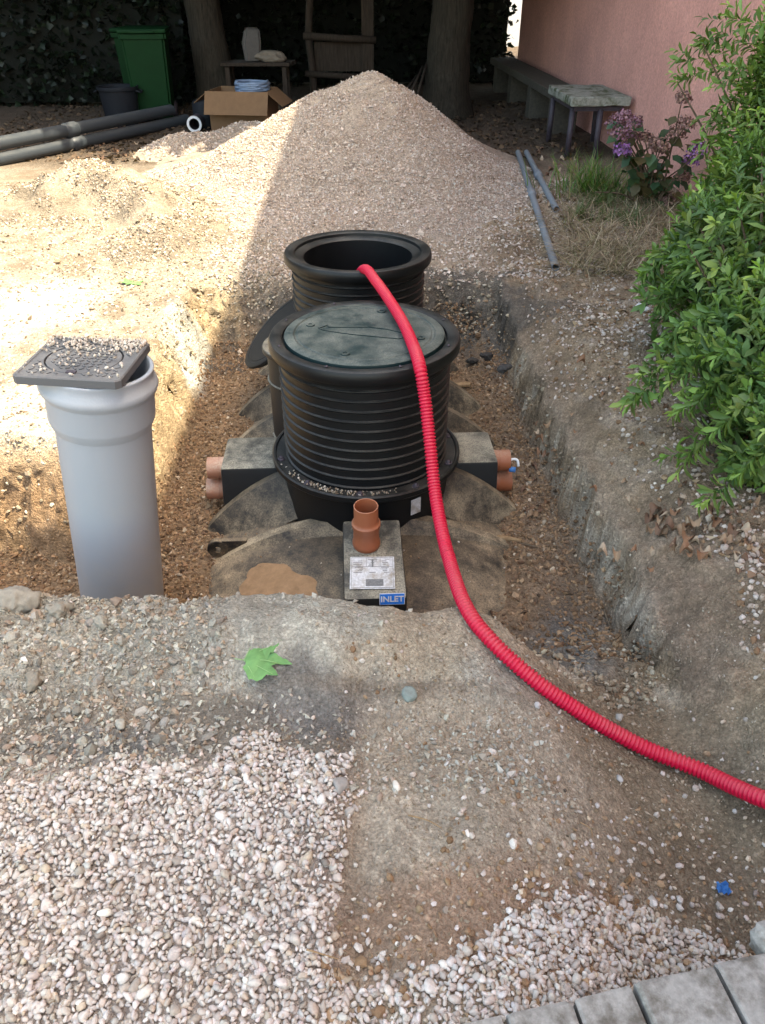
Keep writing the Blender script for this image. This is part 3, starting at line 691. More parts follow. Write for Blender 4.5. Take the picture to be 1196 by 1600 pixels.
for c_, s_ in (((0, .077), (.156, .0012)), ((0, -.077), (.156, .0012)), ((-.078, 0), (.0012, .155)), ((.078, 0), (.0012, .155)), ((0, .03), (.156, .0012)), ((-.022, .053), (.0012, .046)), ((.03, .053), (.0012, .046)), ((.008, -.052), (.066, .034)), ((.001, .048), (.006, .04))):
    box(bm, (c_[0], c_[1], .0016), (s_[0], s_[1], .0008))
for r_ in range(9):
    for c_ in range(3):
        if random.random() < .8: box(bm, (-.05 + .05 * c_ + random.uniform(-.008, .008), .068 - .0085 * r_, .0016), (random.uniform(.012, .036), .0022, .0008))
link('print', bm_mesh('print', bm, False), M['ink'], npl)
bm = bmesh.new(); box(bm, (0, 0, 0), (.092, .046, .002)); sg = tp('inlet_sign', bm_mesh('inlet_sign', bm, False), 'white')
sg.location = Vector((.064, -.878, -.252)) + Vector((0, 0, TZ)); sg.rotation_euler = (R(78), 0, 0); sg['label'] = 'blue sign with white letters reading INLET'
bm = bmesh.new(); box(bm, (0, 0, .0014), (.088, .042, .0012)); link('sign_face', bm_mesh('sign_face', bm, False), M['blue'], sg)
def text_mesh(s, size):
    cu = bpy.data.curves.new('txt', 'FONT'); cu.body = s; cu.size = size; cu.align_x = 'CENTER'; cu.align_y = 'CENTER'; cu.extrude = .0005; cu.offset = .0007
    o = bpy.data.objects.new('txt', cu); COL.objects.link(o); dg = bpy.context.evaluated_depsgraph_get()
    me = bpy.data.meshes.new_from_object(o.evaluated_get(dg)); bpy.data.objects.remove(o); bpy.data.curves.remove(cu); return me
me = text_mesh('INLET', .032); me.materials.clear(); link('lettering', me, M['white'], sg, (0, 0, .0026))
# lifting lug
lg = TM.inverted() @ px(341, 856, -.45)
bm = bmesh.new(); Mx = Matrix.Translation(lg) @ Matrix.Rotation(R(90), 4, 'X')
lathe(bm, [(.016, -.014), (.042, -.014), (.045, -.011), (.045, .011), (.042, .014), (.016, .014)], 28, True, Mx)
box(bm, (.075, 0, 0), (.11, .088, .026), Mx, .004)
tp('lifting_lug', bm_mesh('lifting_lug', bm, True, 35), 'tank')
# paper tag on the neck
bm = bmesh.new(); box(bm, (0, 0, 0), (.002, .05, .075)); o = tp('paper_tag', bm_mesh('paper_tag', bm, False), 'plate')
a = R(-58); o.location = Vector((.373 * math.cos(a), .373 * math.sin(a), -.235)) + Vector((0, 0, TZ)); o.rotation_euler = (0, 0, a)
# stones on the flange, in front
n = 120; a = RNG.normal(R(-112), .35, n); rr = RNG.uniform(.362, .395, n)
P = np.stack([rr * np.cos(a), rr * np.sin(a), np.full(n, -.122)], 1)
o = tp('flange_gravel', scatter_mesh('flange_gravel', PEB1, P, RNG.uniform(.003, .007, n), rotm(a, a, a), stone_cols(n, SAND, SW), False), 'chips'); o['kind'] = 'stuff'
# gravel crumbs on the shell
n = 900; yv = RNG.uniform(-.95, 1.5, n); tv = RNG.uniform(-.5, .5, n); k = (np.hypot(np.sin(tv) * RT, yv) > .42) & (RNG.random(n) < .55)
P = shell_pt(yv[k], tv[k], .002); n = len(P)
o = tp('shell_gravel', scatter_mesh('shell_gravel', PEB1, P, RNG.uniform(.003, .006, n), rotm(P[:, 0] * 90, P[:, 1] * 50, P[:, 2]), stone_cols(n, BROWN + SAND, BW + SW), False), 'chips'); o['kind'] = 'stuff'

# ------------------------------------------------------------------ lids
def lid_mesh(name):
    bm = bmesh.new()
    rg = lathe(bm, [(.0005, .0), (.27, .0), (.275, -.003), (.283, -.003), (.288, .001), (.318, 0), (.325, -.004), (.327, -.02), (.312, -.026), (.30, -.045), (.292, -.045), (.285, -.02), (.0005, -.02)], 96)
    return bm_mesh(name, bm, True, 30)
lid = link('tank_lid', lid_mesh('tank_lid'), M['lidgreen']); lid.location = TM @ Vector((0, 0, .413)); lid.rotation_euler = (0, 0, R(2.87))
tag(lid, 'dusty dark green round lid closing the ribbed front riser', 'lid')
bm = bmesh.new()
arrow = [(-.185, .045), (-.15, .075), (-.145, .052), (.02, .045), (.09, .02), (.185, -.045), (.135, -.085), (-.05, -.03), (-.165, .02)]
for a_, b_ in zip(arrow, arrow[1:] + arrow[:1]):
    A, B = Vector((*a_, .0015)), Vector((*b_, .0015)); dv = B - A; c = (A + B) / 2
    box(bm, (0, 0, 0), (dv.length + .004, .005, .004), Matrix.Translation(c) @ Matrix.Rotation(math.atan2(dv.y, dv.x), 4, 'Z'))
link('raised_arrow', bm_mesh('raised_arrow', bm, False), M['lidgreen'], lid)
for k in range(4):
    a = R(62 + 90 * k + 8); bm = bmesh.new(); Mx = Matrix.Translation((.235 * math.cos(a), .235 * math.sin(a), 0))
    lathe(bm, [(.0004, .001), (.008, .001), (.009, .005), (.017, .005), (.019, .0005), (.019, -.002)], 20, False, Mx); link('screw', bm_mesh('screw', bm, True, 35), M['lidgreen'], lid)
for k in range(8):
    a = R(20 + 45 * k); bm = bmesh.new(); lathe(bm, [(.0004, .003), (.004, .0028), (.006, -.001)], 10, False, Matrix.Translation((.358 * math.cos(a), .358 * math.sin(a), -.002)))
    link('rim_screw', bm_mesh('rim_screw', bm, True), M['iron'], lid)
lid2 = link('tank_lid', lid_mesh('leaning_lid'), M['blackclean'])
nrm = Vector((-.66, -.12, .74)).normalized(); xd = (Vector((0, 0, 1)) - nrm * nrm.z).normalized(); yd = nrm.cross(xd)
lid2.matrix_world = Matrix.Translation((-.575, 3.98, .02)) @ Matrix((xd, yd, nrm)).transposed().to_4x4() @ Matrix.Scale(.78, 4)
tag(lid2, 'black round lid leaning on the open rear riser', 'lid')

# ------------------------------------------------------------------ red conduit
pts = [Vector((-.17, 4.12, .05)), Vector((-.125, 4.0, .30)), px(572, 421, .445), px(586, 437, .475), px(604, 462, .468), px(629, 502, .45), px(646, 540, .445), px(656, 572, .45),
       pxy(664, 620, 2.50), pxy(672, 690, 2.42), pxy(681, 775, 2.30), pxy(698, 860, 2.08), pxy(726, 943, 1.78)]
for u, v in ((766, 1000), (832, 1060), (905, 1112), (985, 1160), (1090, 1208), (1200, 1250), (1330, 1300)):
    p = px(u, v, -.05)
    for _ in range(4): p = px(u, v, Hs(p.x, p.y) + .022)
    pts.append(p)
P = resample(spline(pts, 14), .0025); rad = [.0235 if (i % 5) in (0, 1, 2) else .0185 for i in range(len(P))]
A_ = np.array([tuple(p) for p in P]); lowz_ = H(A_[:, 0], A_[:, 1], False) + .028; m_ = A_[:, 1] < 2.05
z_ = np.where(m_, np.maximum(A_[:, 2], lowz_), A_[:, 2]); kn = np.ones(91) / 91; z_ = np.where(m_, np.convolve(np.pad(z_, 45, 'edge'), kn, 'valid'), z_)
P = [Vector((a[0], a[1], zq)) for a, zq in zip(A_, z_)]
bm = bmesh.new(); tube(bm, P, rad, 14)
tag(link('corrugated_conduit', bm_mesh('corrugated_conduit', bm), M['red']), 'long red corrugated conduit running from the open riser across the dirt', 'conduit')

# ------------------------------------------------------------------ grey inspection pipe and its cover
ptop, pbot = pxy(152, 570, 2.33), pxy(199, 985, 2.33)
ax = (ptop - pbot).normalized(); L = (ptop - pbot).length
ptop_c = ptop; Mp = Matrix.Translation(pbot) @ ax.to_track_quat('Z', 'Y').to_matrix().to_4x4()
gp = empty('inspection_pipe', pbot); gp.matrix_world = Mp
tag(gp, 'wide pale grey plastic inspection pipe standing in the pit', 'pipe')
bm = bmesh.new(); lathe(bm, [(.157, -.1), (.157, L - .235), (.160, L - .215)], 80); link('barrel', bm_mesh('barrel', bm), M['greypipe'], gp)
bm = bmesh.new(); lathe(bm, [(.160, L - .215), (.172, L - .185), (.174, L - .175), (.174, L - .095), (.176, L - .088), (.186, L - .075), (.190, L - .062), (.186, L - .048), (.177, L - .036), (.176, L - .012), (.179, L - .004), (.176, L), (.166, L), (.164, L - .2)], 80)
link('socket', bm_mesh('socket', bm), M['greypipe'], gp)
cv = empty('manhole_cover', ptop); cvm = Matrix.Translation(ptop + Vector((-.035, -.005, .012))) @ Euler((R(-1.5), R(2.5), R(-2))).to_matrix().to_4x4(); cv.matrix_world = cvm
tag(cv, 'square dark grey cover with round lid on the pale pipe', 'manhole cover')
S2 = .168
bm = bmesh.new(); Nn = 64
def sq(a, h):
    c, s = math.cos(a), math.sin(a); m = max(abs(c), abs(s)); return Vector((h * c / m, h * s / m, 0))
outs = []
for h, z in ((S2, -.012), (S2, .012), (S2 - .004, .016), (S2 - .012, .016), (S2 - .015, .013)):
    outs.append([bm.verts.new(sq(2 * math.pi * (i + .5) / Nn, h) + Vector((0, 0, z))) for i in range(Nn)])
for r_, z in ((.123, .013), (.122, -.01)):
    outs.append([bm.verts.new(Vector((r_ * math.cos(2 * math.pi * (i + .5) / Nn), r_ * math.sin(2 * math.pi * (i + .5) / Nn), z))) for i in range(Nn)])
for A, B in zip(outs, outs[1:]):
    for i in range(Nn): bm.faces.new((A[i], A[(i + 1) % Nn], B[(i + 1) % Nn], B[i]))
bm.faces.new(outs[0][::-1])
link('frame', bm_mesh('frame', bm, False), M['cover'], cv)
bm = bmesh.new(); rg = lathe(bm, [(.0005, .0125), (.116, .0125), (.118, .010), (.118, -.008)], 64); lo = link('round_lid', bm_mesh('round_lid', bm, True, 30), M['cover'], cv)
bm = bmesh.new(); box(bm, (0, -.115, .0145), (.03, .018, .005)); link('key_slot', bm_mesh('key_slot', bm, False), M['iron'], cv)
bm = bmesh.new()
for i in range(-8, 9):
    for j in range(-8, 9):
        qx, qy = i * .0215, j * .0215
        rr_ = math.hypot(qx, qy)
        if max(abs(qx), abs(qy)) > S2 - .02 or abs(rr_ - .12) < .015: continue
        box(bm, (0, 0, .0138), (.015, .0055, .004), Matrix.Translation((qx, qy, 0)) @ Matrix.Rotation(R(45 if (i + j) % 2 else -45), 4, 'Z'))
o = link('tread_studs', bm_mesh('tread_studs', bm, False), M['cover'], cv); o['kind'] = 'stuff'
n = 1500; x = RNG.uniform(-.16, .16, n); y = RNG.uniform(-.15, .16, n)
k = RNG.random(n) < np.clip(.05 + 1.3 * sstep(.02, .16, y + .05 * fbm(x * 20, y * 20, 2, 3)) * (.3 + .7 * sstep(-.1, .1, x + .04)), 0, 1)
x, y = x[k], y[k]; n = len(x)
P = np.array([tuple(cvm @ Vector((a, b, .019 + RNG.uniform(0, .006)))) for a, b in zip(x, y)])
tag(link('spilled_gravel', scatter_mesh('cover_gravel', PEB1, P, RNG.uniform(.0035, .008, n), rotm(x * 90, y * 70, x * 33), stone_cols(n, [(.56, .5, .43), (.47, .4, .33), (.38, .31, .25)], [3, 2, 1]), False), M['chips']), 'handful of pale gravel spilled on the square cover', 'gravel', kind='stuff')

# ------------------------------------------------------------------ leaves, shrubs, trees
def leaf_shape(w=.32, fold=.08, curl=.12, tipw=.7):
    V = np.array([(0, 0, 0), (.3, -w * .32, fold), (.3, 0, 0), (.3, w * .32, fold), (tipw, -w * .5, fold - curl * .5), (tipw, 0, -curl * .5), (tipw, w * .5, fold - curl * .5), (1, 0, -curl)])
    Fc = np.array([(0, 1, 2), (0, 2, 3), (1, 4, 5), (1, 5, 2), (2, 5, 6), (2, 6, 3), (4, 7, 5), (5, 7, 6)])
    return V, Fc
LEAVES = [leaf_shape(.36, .07, .08), leaf_shape(.31, .1, .25), leaf_shape(.38, .05, .40), leaf_shape(.29, .12, .0)]
BROAD = [leaf_shape(.75, .08, .1, .55), leaf_shape(.8, .1, .25, .5), leaf_shape(.7, .05, .35, .5)]
def card(w, fold):
    return np.array([(0, 0, 0), (.5, -w * .5, fold), (.5, w * .5, fold), (1, 0, -fold)]), np.array([(0, 1, 2), (1, 3, 2)])
CARDS = [card(.75, .1), card(.6, -.1), card(.85, .18)]
def leaf_R(d, up):
    d = d / np.linalg.norm(d, axis=1)[:, None]; z = up - d * (up * d).sum(1)[:, None]; z /= np.linalg.norm(z, axis=1)[:, None] + 1e-9
    return np.stack([d, np.cross(z, d), z], -1)
def ellipsoid_pts(n, c, r, shell=.75):
    v = RNG.normal(size=(n, 3)); v /= np.linalg.norm(v, axis=1)[:, None]
    rad = shell + (1 - shell) * RNG.random(n) ** .7
    return np.array(c) + v * rad[:, None] * np.array(r), v
def shrub_mesh(name, tips, dirs, per, length, cols, drop=.0, spread=1.1, variants=LEAVES, stemlen=.1):
    n = len(tips); dirs = dirs / np.linalg.norm(dirs, axis=1)[:, None]
    T = np.repeat(tips, per, 0); D = np.repeat(dirs, per, 0); j = np.tile(np.arange(per), n); m = len(T)
    a = j * 2.4 + np.repeat(RNG.uniform(0, 6.28, n), per) + RNG.normal(0, .25, m)
    ref = np.where(np.abs(D[:, 2:3]) < .9, np.array([[0, 0, 1.]]), np.array([[1., 0, 0]]))
    e1 = np.cross(D, ref); e1 /= np.linalg.norm(e1, axis=1)[:, None]; e2 = np.cross(D, e1)
    rad = e1 * np.cos(a)[:, None] + e2 * np.sin(a)[:, None]; f = j / max(per - 1, 1)
    ld = rad * (spread * (1.05 - .65 * f))[:, None] + D * (.35 + .75 * f)[:, None] + np.array([[0, 0, -drop]])
    P = T - D * ((1 - f) * stemlen)[:, None]
    S = length * RNG.uniform(.6, 1.2, m) * (1 - .35 * f)
    c = np.repeat(cols, per, 0) * RNG.uniform(.8, 1.2, (m, 1))
    new = (f > .75)[:, None]; c = np.where(new, c * np.array([[1.35, 1.3, 1.0]]), c)
    return scatter_mesh(name, variants, P, S, leaf_R(ld, D + np.array([[0, 0, .6]])), np.clip(c, .005, .6))
def stems(name, base, tips, mat, parent, r0=.012, r1=.003, bend=.25):
    bm = bmesh.new()
    for t in tips:
        b = Vector(base) + Vector((random.uniform(-.08, .08), random.uniform(-.08, .08), 0)); t = Vector(t); m = b.lerp(t, .5) + Vector((0, 0, bend * (t - b).length * .4))
        P = spline([b, m, t], 5); tube(bm, P, [r0 + (r1 - r0) * i / (len(P) - 1) for i in range(len(P))], 6)
    return link(name, bm_mesh(name, bm), M[mat], parent)
GREEN = np.array([(.105, .19, .052), (.13, .225, .062), (.08, .15, .048), (.18, .255, .08)])
def make_shrub(name, label, base, blobs, n, length, per, pal, spr_tips=(), out=.9, upb=.7):
    s = empty(name, base); tag(s, label, 'shrub')
    T, D = [], []
    for c, r, wgt in blobs:
        p, v = ellipsoid_pts(int(n * wgt), c, r); v = v * out + np.array([[0, 0, upb]]) + RNG.normal(0, .3, v.shape)
        k = p[:, 2] > .03; T.append(p[k]); D.append(v[k])
    for t, d in spr_tips: T.append(np.array([t])); D.append(np.array([d]))
    T = np.concatenate(T); D = np.concatenate(D)
    cols = pal[RNG.integers(0, len(pal), len(T))] * RNG.uniform(.65, 1.4, (len(T), 1))
    o = link('foliage', shrub_mesh('foliage', T, D, per, length, cols), M['leaf'], s); o.matrix_parent_inverse = Matrix.Translation(-Vector(base)); o['kind'] = 'stuff'
    pick = T[RNG.choice(len(T), min(90, len(T)), False)]
    o = stems('stem', base, [tuple(p) for p in pick], 'stem', s); o.matrix_parent_inverse = Matrix.Translation(-Vector(base))
    return s
sp = []
def spray(pts_, n=8, side=.05):
    P = spline(pts_, 8); 
    for i in np.linspace(4, len(P) - 1, n):
        p = P[int(i)]; d = (P[min(int(i) + 1, len(P) - 1)] - P[max(int(i) - 1, 0)]).normalized()
        for s_ in (-1, 1, 0):
            q = Vector((random.uniform(-1, 1), random.uniform(-1, 1), random.uniform(-.5, 1))) * side
            sp.append((tuple(p + q), tuple(d + q * 8)))
for tgt, c in (((985, 625), 2.75), ((1010, 590), 2.85), ((1030, 540), 3.0), ((1015, 425), 3.7), ((1030, 470), 3.5), ((1050, 650), 2.6), ((1050, 730), 2.45), ((1110, 780), 2.25), ((1060, 440), 3.5), ((1045, 600), 2.7)):
    e = pxy(tgt[0], tgt[1], c); spray([Vector((1.55, c + .1, .25)), (Vector((1.5, c, .4)) + e) / 2 + Vector((0, 0, .08)), e], 6, .045)
make_shrub('evergreen_shrub', 'dense bright green shrub with small oval leaves beside the bank', (1.62, 2.95, 0.02),
           [((1.66, 2.85, .42), (.42, .62, .42), .40), ((1.75, 3.35, .62), (.52, .62, .50), .38), ((1.50, 2.45, .25), (.26, .3, .25), .14), ((1.65, 3.7, .35), (.40, .4, .35), .14)], 1350, .082, 10, GREEN, sp)
sp = []
for tgt, c in (((1062, 92), 4.4), ((1050, 130), 4.5), ((1085, 60), 4.3), ((1100, 190), 4.2), ((1120, 20), 4.0), ((1090, 240), 4.3), ((1110, 130), 4.1)):
    e = pxy(tgt[0], tgt[1], c); spray([Vector((2.2, c, .7)), (Vector((2.1, c, 1.0)) + e) / 2 + Vector((0, 0, .1)), e], 5, .05)
make_shrub('tall_shrub', 'tall loose shrub with light green leaf sprays against the pink wall', (2.15, 4.2, 0.02),
           [((2.0, 3.95, .95), (.40, .55, .50), .45), ((2.02, 4.05, 1.40), (.30, .45, .42), .33), ((1.95, 4.15, .6), (.36, .5, .4), .22)], 1500, .07, 9, np.array([(.13, .215, .055), (.165, .25, .07), (.10, .175, .045)]), sp)

def cloud(name, n, sampler, size, pal, mat, parent, variants=BROAD, upw=.5):
    p = sampler(n); n = len(p); d = RNG.normal(size=(n, 3)); d[:, 2] *= .5
    up = RNG.normal(size=(n, 3)) * .6 + np.array([[0, 0, upw]])
    c = pal[RNG.integers(0, len(pal), n)] * RNG.uniform(.6, 1.35, (n, 1))
    o = link(name, scatter_mesh(name, variants, p, RNG.uniform(.7, 1.3, n) * size, leaf_R(d, up), c), M[mat], parent); o['kind'] = 'stuff'
    if parent: o.matrix_parent_inverse = Matrix.Translation(-parent.location)
    return o
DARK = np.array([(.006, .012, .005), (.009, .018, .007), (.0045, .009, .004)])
PLANE = np.array([(.05, .11, .02), (.07, .13, .03), (.04, .09, .02)])
def big_tree(u, base_y, dia, label, height=4.9, crown=(3.9, 4.0, 3.1), dense=21000):
    p = pxy(u, 60, base_y); b = Vector((p.x, base_y, -.05)); tr = empty('plane_tree', b); tag(tr, label, 'tree')
    bm = bmesh.new(); P = []; rad = []
    for i in range(40):
        z = i / 39 * (height - 2); f = i / 39
        P.append(Vector((b.x + .06 * math.sin(z * 1.3 + u), b.y + .05 * math.cos(z + u), z - .05))); rad.append(dia / 2 * (1.0 + .35 * math.exp(-z * 4) - .25 * f))
    rings = tube(bm, P, rad, 32)
    for i, rg_ in enumerate(rings):
        for k_, v in enumerate(rg_):
            c = P[i]; v.co = c + (v.co - c) * (1 + .05 * float(vnoise(k_ * .6, i * .5, int(u))) + .04 * float(vnoise(k_ * 1.7, i * 1.1, int(u) + 3)))
    me = bm_mesh('trunk', bm); o = link('trunk', me, M['bark'], tr); o.matrix_parent_inverse = Matrix.Translation(-b)
    top = P[-1]; bm = bmesh.new()
    for k_ in range(9):
        a = k_ * .7 + u; e = top + Vector((2.2 * math.cos(a), 2.2 * math.sin(a), random.uniform(.3, 1.8))); Q_ = spline([top - Vector((0, 0, .6)), top.lerp(e, .4) + Vector((0, 0, .2)), e], 5)
        tube(bm, Q_, [.13 - .1 * i / (len(Q_) - 1) for i in range(len(Q_))], 8)
    o = link('limb', bm_mesh('limb', bm), M['bark'], tr); o.matrix_parent_inverse = Matrix.Translation(-b)
    c = Vector((b.x, b.y + .3, height))  # unseen crown, hung low and dense to block sky light over the back
    def smp(n):
        p, _ = ellipsoid_pts(n, tuple(c), crown, .25); p = p + RNG.normal(0, .15, p.shape); return p[p[:, 2] > 1.75]
    cloud('crown', dense, smp, .25, PLANE, 'leaf', tr, CARDS); return tr
big_tree(329, 12.2, .52, 'rough barked tree trunk behind the cardboard box')
big_tree(708, 11.9, .60, 'thick tree trunk to the right of the gravel cone')
big_tree(60, 14.2, .35, 'slender tree trunk behind the dark clipped hedge')
big_tree(1000, 16.5, .4, 'tree standing beyond the far end of the pink wall', 5.0, (3.0, 3.6, 3.2))
def hedge(name, label, x0, x1, y0, y1, h, n, size=.09, yaw=0):
    b = Vector(((x0 + x1) / 2, (y0 + y1) / 2, 0)); e = empty(name, b); tag(e, label, 'hedge')
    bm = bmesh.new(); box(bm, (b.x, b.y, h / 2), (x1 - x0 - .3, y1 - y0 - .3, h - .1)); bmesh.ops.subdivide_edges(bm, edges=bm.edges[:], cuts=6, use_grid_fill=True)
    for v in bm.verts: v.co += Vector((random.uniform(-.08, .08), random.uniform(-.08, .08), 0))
    o = link('hedge_core', bm_mesh('hedge_core', bm, False), M['dark_core'], e); o.matrix_parent_inverse = Matrix.Translation(-b)  # solid near-black block stands for the shade inside the hedge
    def smp(n):
        p = RNG.random((n, 3)); p = np.stack([x0 + p[:, 0] * (x1 - x0), y0 + p[:, 1] ** 2.2 * (y1 - y0), .03 + p[:, 2] * h], 1)
        p[:, 1] += .12 * fbm(p[:, 0] * 2.2, p[:, 2] * 2.2, 3, 701); return p
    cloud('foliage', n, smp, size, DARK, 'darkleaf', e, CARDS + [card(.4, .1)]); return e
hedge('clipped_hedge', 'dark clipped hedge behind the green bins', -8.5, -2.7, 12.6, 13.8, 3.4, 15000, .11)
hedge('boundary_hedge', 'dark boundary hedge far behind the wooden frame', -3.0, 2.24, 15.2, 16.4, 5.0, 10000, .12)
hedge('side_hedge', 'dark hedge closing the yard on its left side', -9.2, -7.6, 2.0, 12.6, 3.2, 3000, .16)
# pale wall added to make the bright strip between hedge and house
nb = empty('strip_wall', (3.2, 24, 0)); tag(nb, 'added pale wall making the bright strip beyond the end of the house', 'wall')
bm = bmesh.new(); box(bm, (0, 0, 1.2), (6, .25, 2.4)); link('strip_panel', bm_mesh('strip_panel', bm, False), M['white'], nb)

# ------------------------------------------------------------------ house
hs = empty('house', (2.9, 0, 0)); tag(hs, 'house with rough pink rendered wall along the right side', 'house')
A, B = Vector((2.94 + .046 * 4, -4, 0)), Vector((2.26, 14.9, 0))
def prism(name, pts_, z0, z1, mat, parent, z1b=None):
    bm = bmesh.new(); lo_ = [bm.verts.new((p[0], p[1], z0)) for p in pts_]; hi_ = [bm.verts.new((p[0], p[1], (z1b[i] if z1b else z1))) for i, p in enumerate(pts_)]
    bm.faces.new(lo_[::-1]); bm.faces.new(hi_)
    for i in range(len(pts_)): j = (i + 1) % len(pts_); bm.faces.new((lo_[i], lo_[j], hi_[j], hi_[i]))
    bmesh.ops.recalc_face_normals(bm, faces=bm.faces[:])
    o = link(name, bm_mesh(name, bm, False), M[mat], parent); o.matrix_parent_inverse = Matrix.Translation(-parent.location); return o
prism('wall', [(A.x, A.y), (B.x, B.y), (B.x + 6, B.y), (A.x + 6, A.y)], -.3, 5.8, 'wall', hs)
EV = .78
prism('roof', [(A.x - EV, A.y - .3), (B.x - EV, B.y + .3), (B.x + 6.4, B.y + .3), (A.x + 6.4, A.y - .3)], 5.8, 6.0, 'roof', hs, [5.98, 5.98, 7.6, 7.6])
prism('shade_slab', [(1.45, -4.2), (1.38, 1.93), (2.2, 1.96), (2.35, -4.2)], 5.83, 5.95, 'roof', hs)  # unseen slab added to cast shade over the grey pipe and its cover

# ------------------------------------------------------------------ things at the back of the yard
def loft(bm, rings_, caps=(True, True), bev=0):
    R_ = []
    for cx, cy, z, w_, d_ in rings_:
        R_.append([bm.verts.new((cx + sx * w_ / 2, cy + sy * d_ / 2, z)) for sx, sy in ((-1, -1), (1, -1), (1, 1), (-1, 1))])
    for a, b in zip(R_, R_[1:]):
        for i in range(4): bm.faces.new((a[i], a[(i + 1) % 4], b[(i + 1) % 4], b[i]))
    if caps[0]: bm.faces.new(R_[0][::-1])
    if caps[1]: bm.faces.new(R_[-1])
    if bev: bmesh.ops.bevel(bm, geom=[e for e in bm.edges if abs((e.verts[0].co - e.verts[1].co).normalized().z) > .5], offset=bev, segments=3, affect='EDGES')
def gnd(u, v): 
    p = px(u, v, 0)
    for _ in range(4): p = px(u, v, Hs(p.x, p.y))
    return p
def wheelie_bin(loc, rz, label):
    t = empty('wheelie_bin', loc, rz); tag(t, label, 'bin', 'wheeled bins by the hedge')
    bm = bmesh.new(); loft(bm, [(0, 0, .06, .455, .50), (0, 0, .93, .52, .60), (0, 0, .935, .57, .64), (0, 0, .985, .57, .64)], (True, True), .03); link('body', bm_mesh('body', bm, True, 35), M['bingreen'], t)
    bm = bmesh.new(); box(bm, (0, .02, 1.015), (.58, .68, .045), None, .018); box(bm, (0, -.33, 1.01), (.3, .03, .03), None, .008); link('lid', bm_mesh('lid', bm, True, 35), M['bingreen'], t)
    bm = bmesh.new(); tube(bm, [(-.2, .36, .97), (-.2, .42, .97), (.2, .42, .97), (.2, .36, .97)], .014, 8); link('handle', bm_mesh('handle', bm), M['bingreen'], t)
    for s in (-1, 1):
        bm = bmesh.new(); lathe(bm, [(.02, -.025), (.09, -.025), (.10, -.015), (.10, .015), (.09, .025), (.02, .025)], 24, True, Matrix.Translation((s * .235, .20, .10)) @ Matrix.Rotation(R(90), 4, 'Y'))
        link('wheel', bm_mesh('wheel', bm, True, 35), M['iron'], t)
p = pxy(236, 120, 11.3); wheelie_bin((p.x, 11.3, Hs(p.x, 11.3)), R(8), 'bright green wheeled bin standing in front beside the dark bucket')
p = pxy(226, 110, 12.0); wheelie_bin((p.x, 12.05, Hs(p.x, 12)), R(-6), 'dark green wheeled bin partly hidden behind the other bin')
p = pxy(186, 150, 10.9); bk = empty('plastic_bucket', (p.x, 10.9, Hs(p.x, 10.9))); tag(bk, 'dark grey plastic tub beside the green bin', 'tub')
bm = bmesh.new(); lathe(bm, [(.001, .0), (.20, .0), (.235, .40), (.25, .405), (.255, .43), (.25, .445), (.235, .44), (.195, .03), (.001, .03)], 48); link('body', bm_mesh('body', bm, True, 40), M['bucket'], bk)
for s in (-1, 1):
    bm = bmesh.new(); tube(bm, spline([(s * .24, -.07, .40), (s * .29, -.05, .38), (s * .29, .05, .38), (s * .24, .07, .40)], 5), .011, 8); link('handle', bm_mesh('handle', bm), M['bucket'], bk)
def long_pipe(a, b, r, mat, label, name='drain_pipe', wall=.007, group=None, ringmat=None):
    a, b = Vector(a), Vector(b); t = empty(name, a); tag(t, label, 'pipe', group)
    q = (b - a).to_track_quat('Z', 'Y').to_matrix().to_4x4(); Ln = (b - a).length
    bm = bmesh.new(); lathe(bm, [(r - wall, 0), (r - .001, 0), (r, .001), (r, Ln - .001), (r - .001, Ln), (r - wall, Ln)], 28, True, q); link('barrel', bm_mesh('barrel', bm, True, 40), M[mat], t)
    bm = bmesh.new(); lathe(bm, [(r + .001, Ln * .5), (r + .012, Ln * .5 + .02), (r + .012, Ln * .5 + .16), (r + .001, Ln * .5 + .18)] if ringmat is None else [(r - wall - .012, -.004), (r + .003, -.004), (r + .003, .01), (r - wall - .012, .01)], 28, True, q)
    link('collar', bm_mesh('collar', bm, True, 40), M[ringmat or mat], t); return t
for (u0, v0, u1, v1, zz_, lab) in ((0, 249, 292, 187, .062, 'long dark grey drain pipe lying nearest the soil heap'), (0, 224, 268, 172, .20, 'long dark grey drain pipe lying against the dark tub')):
    a, b = px(u0, v0, zz_), px(u1, v1, zz_); a = a + (a - b) * .35; long_pipe(a, b, .064, 'darkpipe', lab, group='drain pipes lying by the hedge')
p = pxy(303, 187, 10.4); long_pipe((p.x, 10.4, .10), (p.x + .05, 12.0, .11), .088, 'iron', 'black pipe with a pale open end facing the yard', wall=.012, ringmat='white')
p = pxy(320, 175, 10.7); dr = empty('plastic_drum', (p.x, 10.75, Hs(p.x, 10.7))); tag(dr, 'small black drum between the pipe end and the box', 'drum')
bm = bmesh.new(); lathe(bm, [(.001, 0), (.15, 0), (.155, .02), (.155, .12), (.16, .13), (.16, .15), (.155, .16), (.155, .28), (.14, .31), (.001, .31)], 36); link('body', bm_mesh('body', bm, True, 40), M['bucket'], dr)
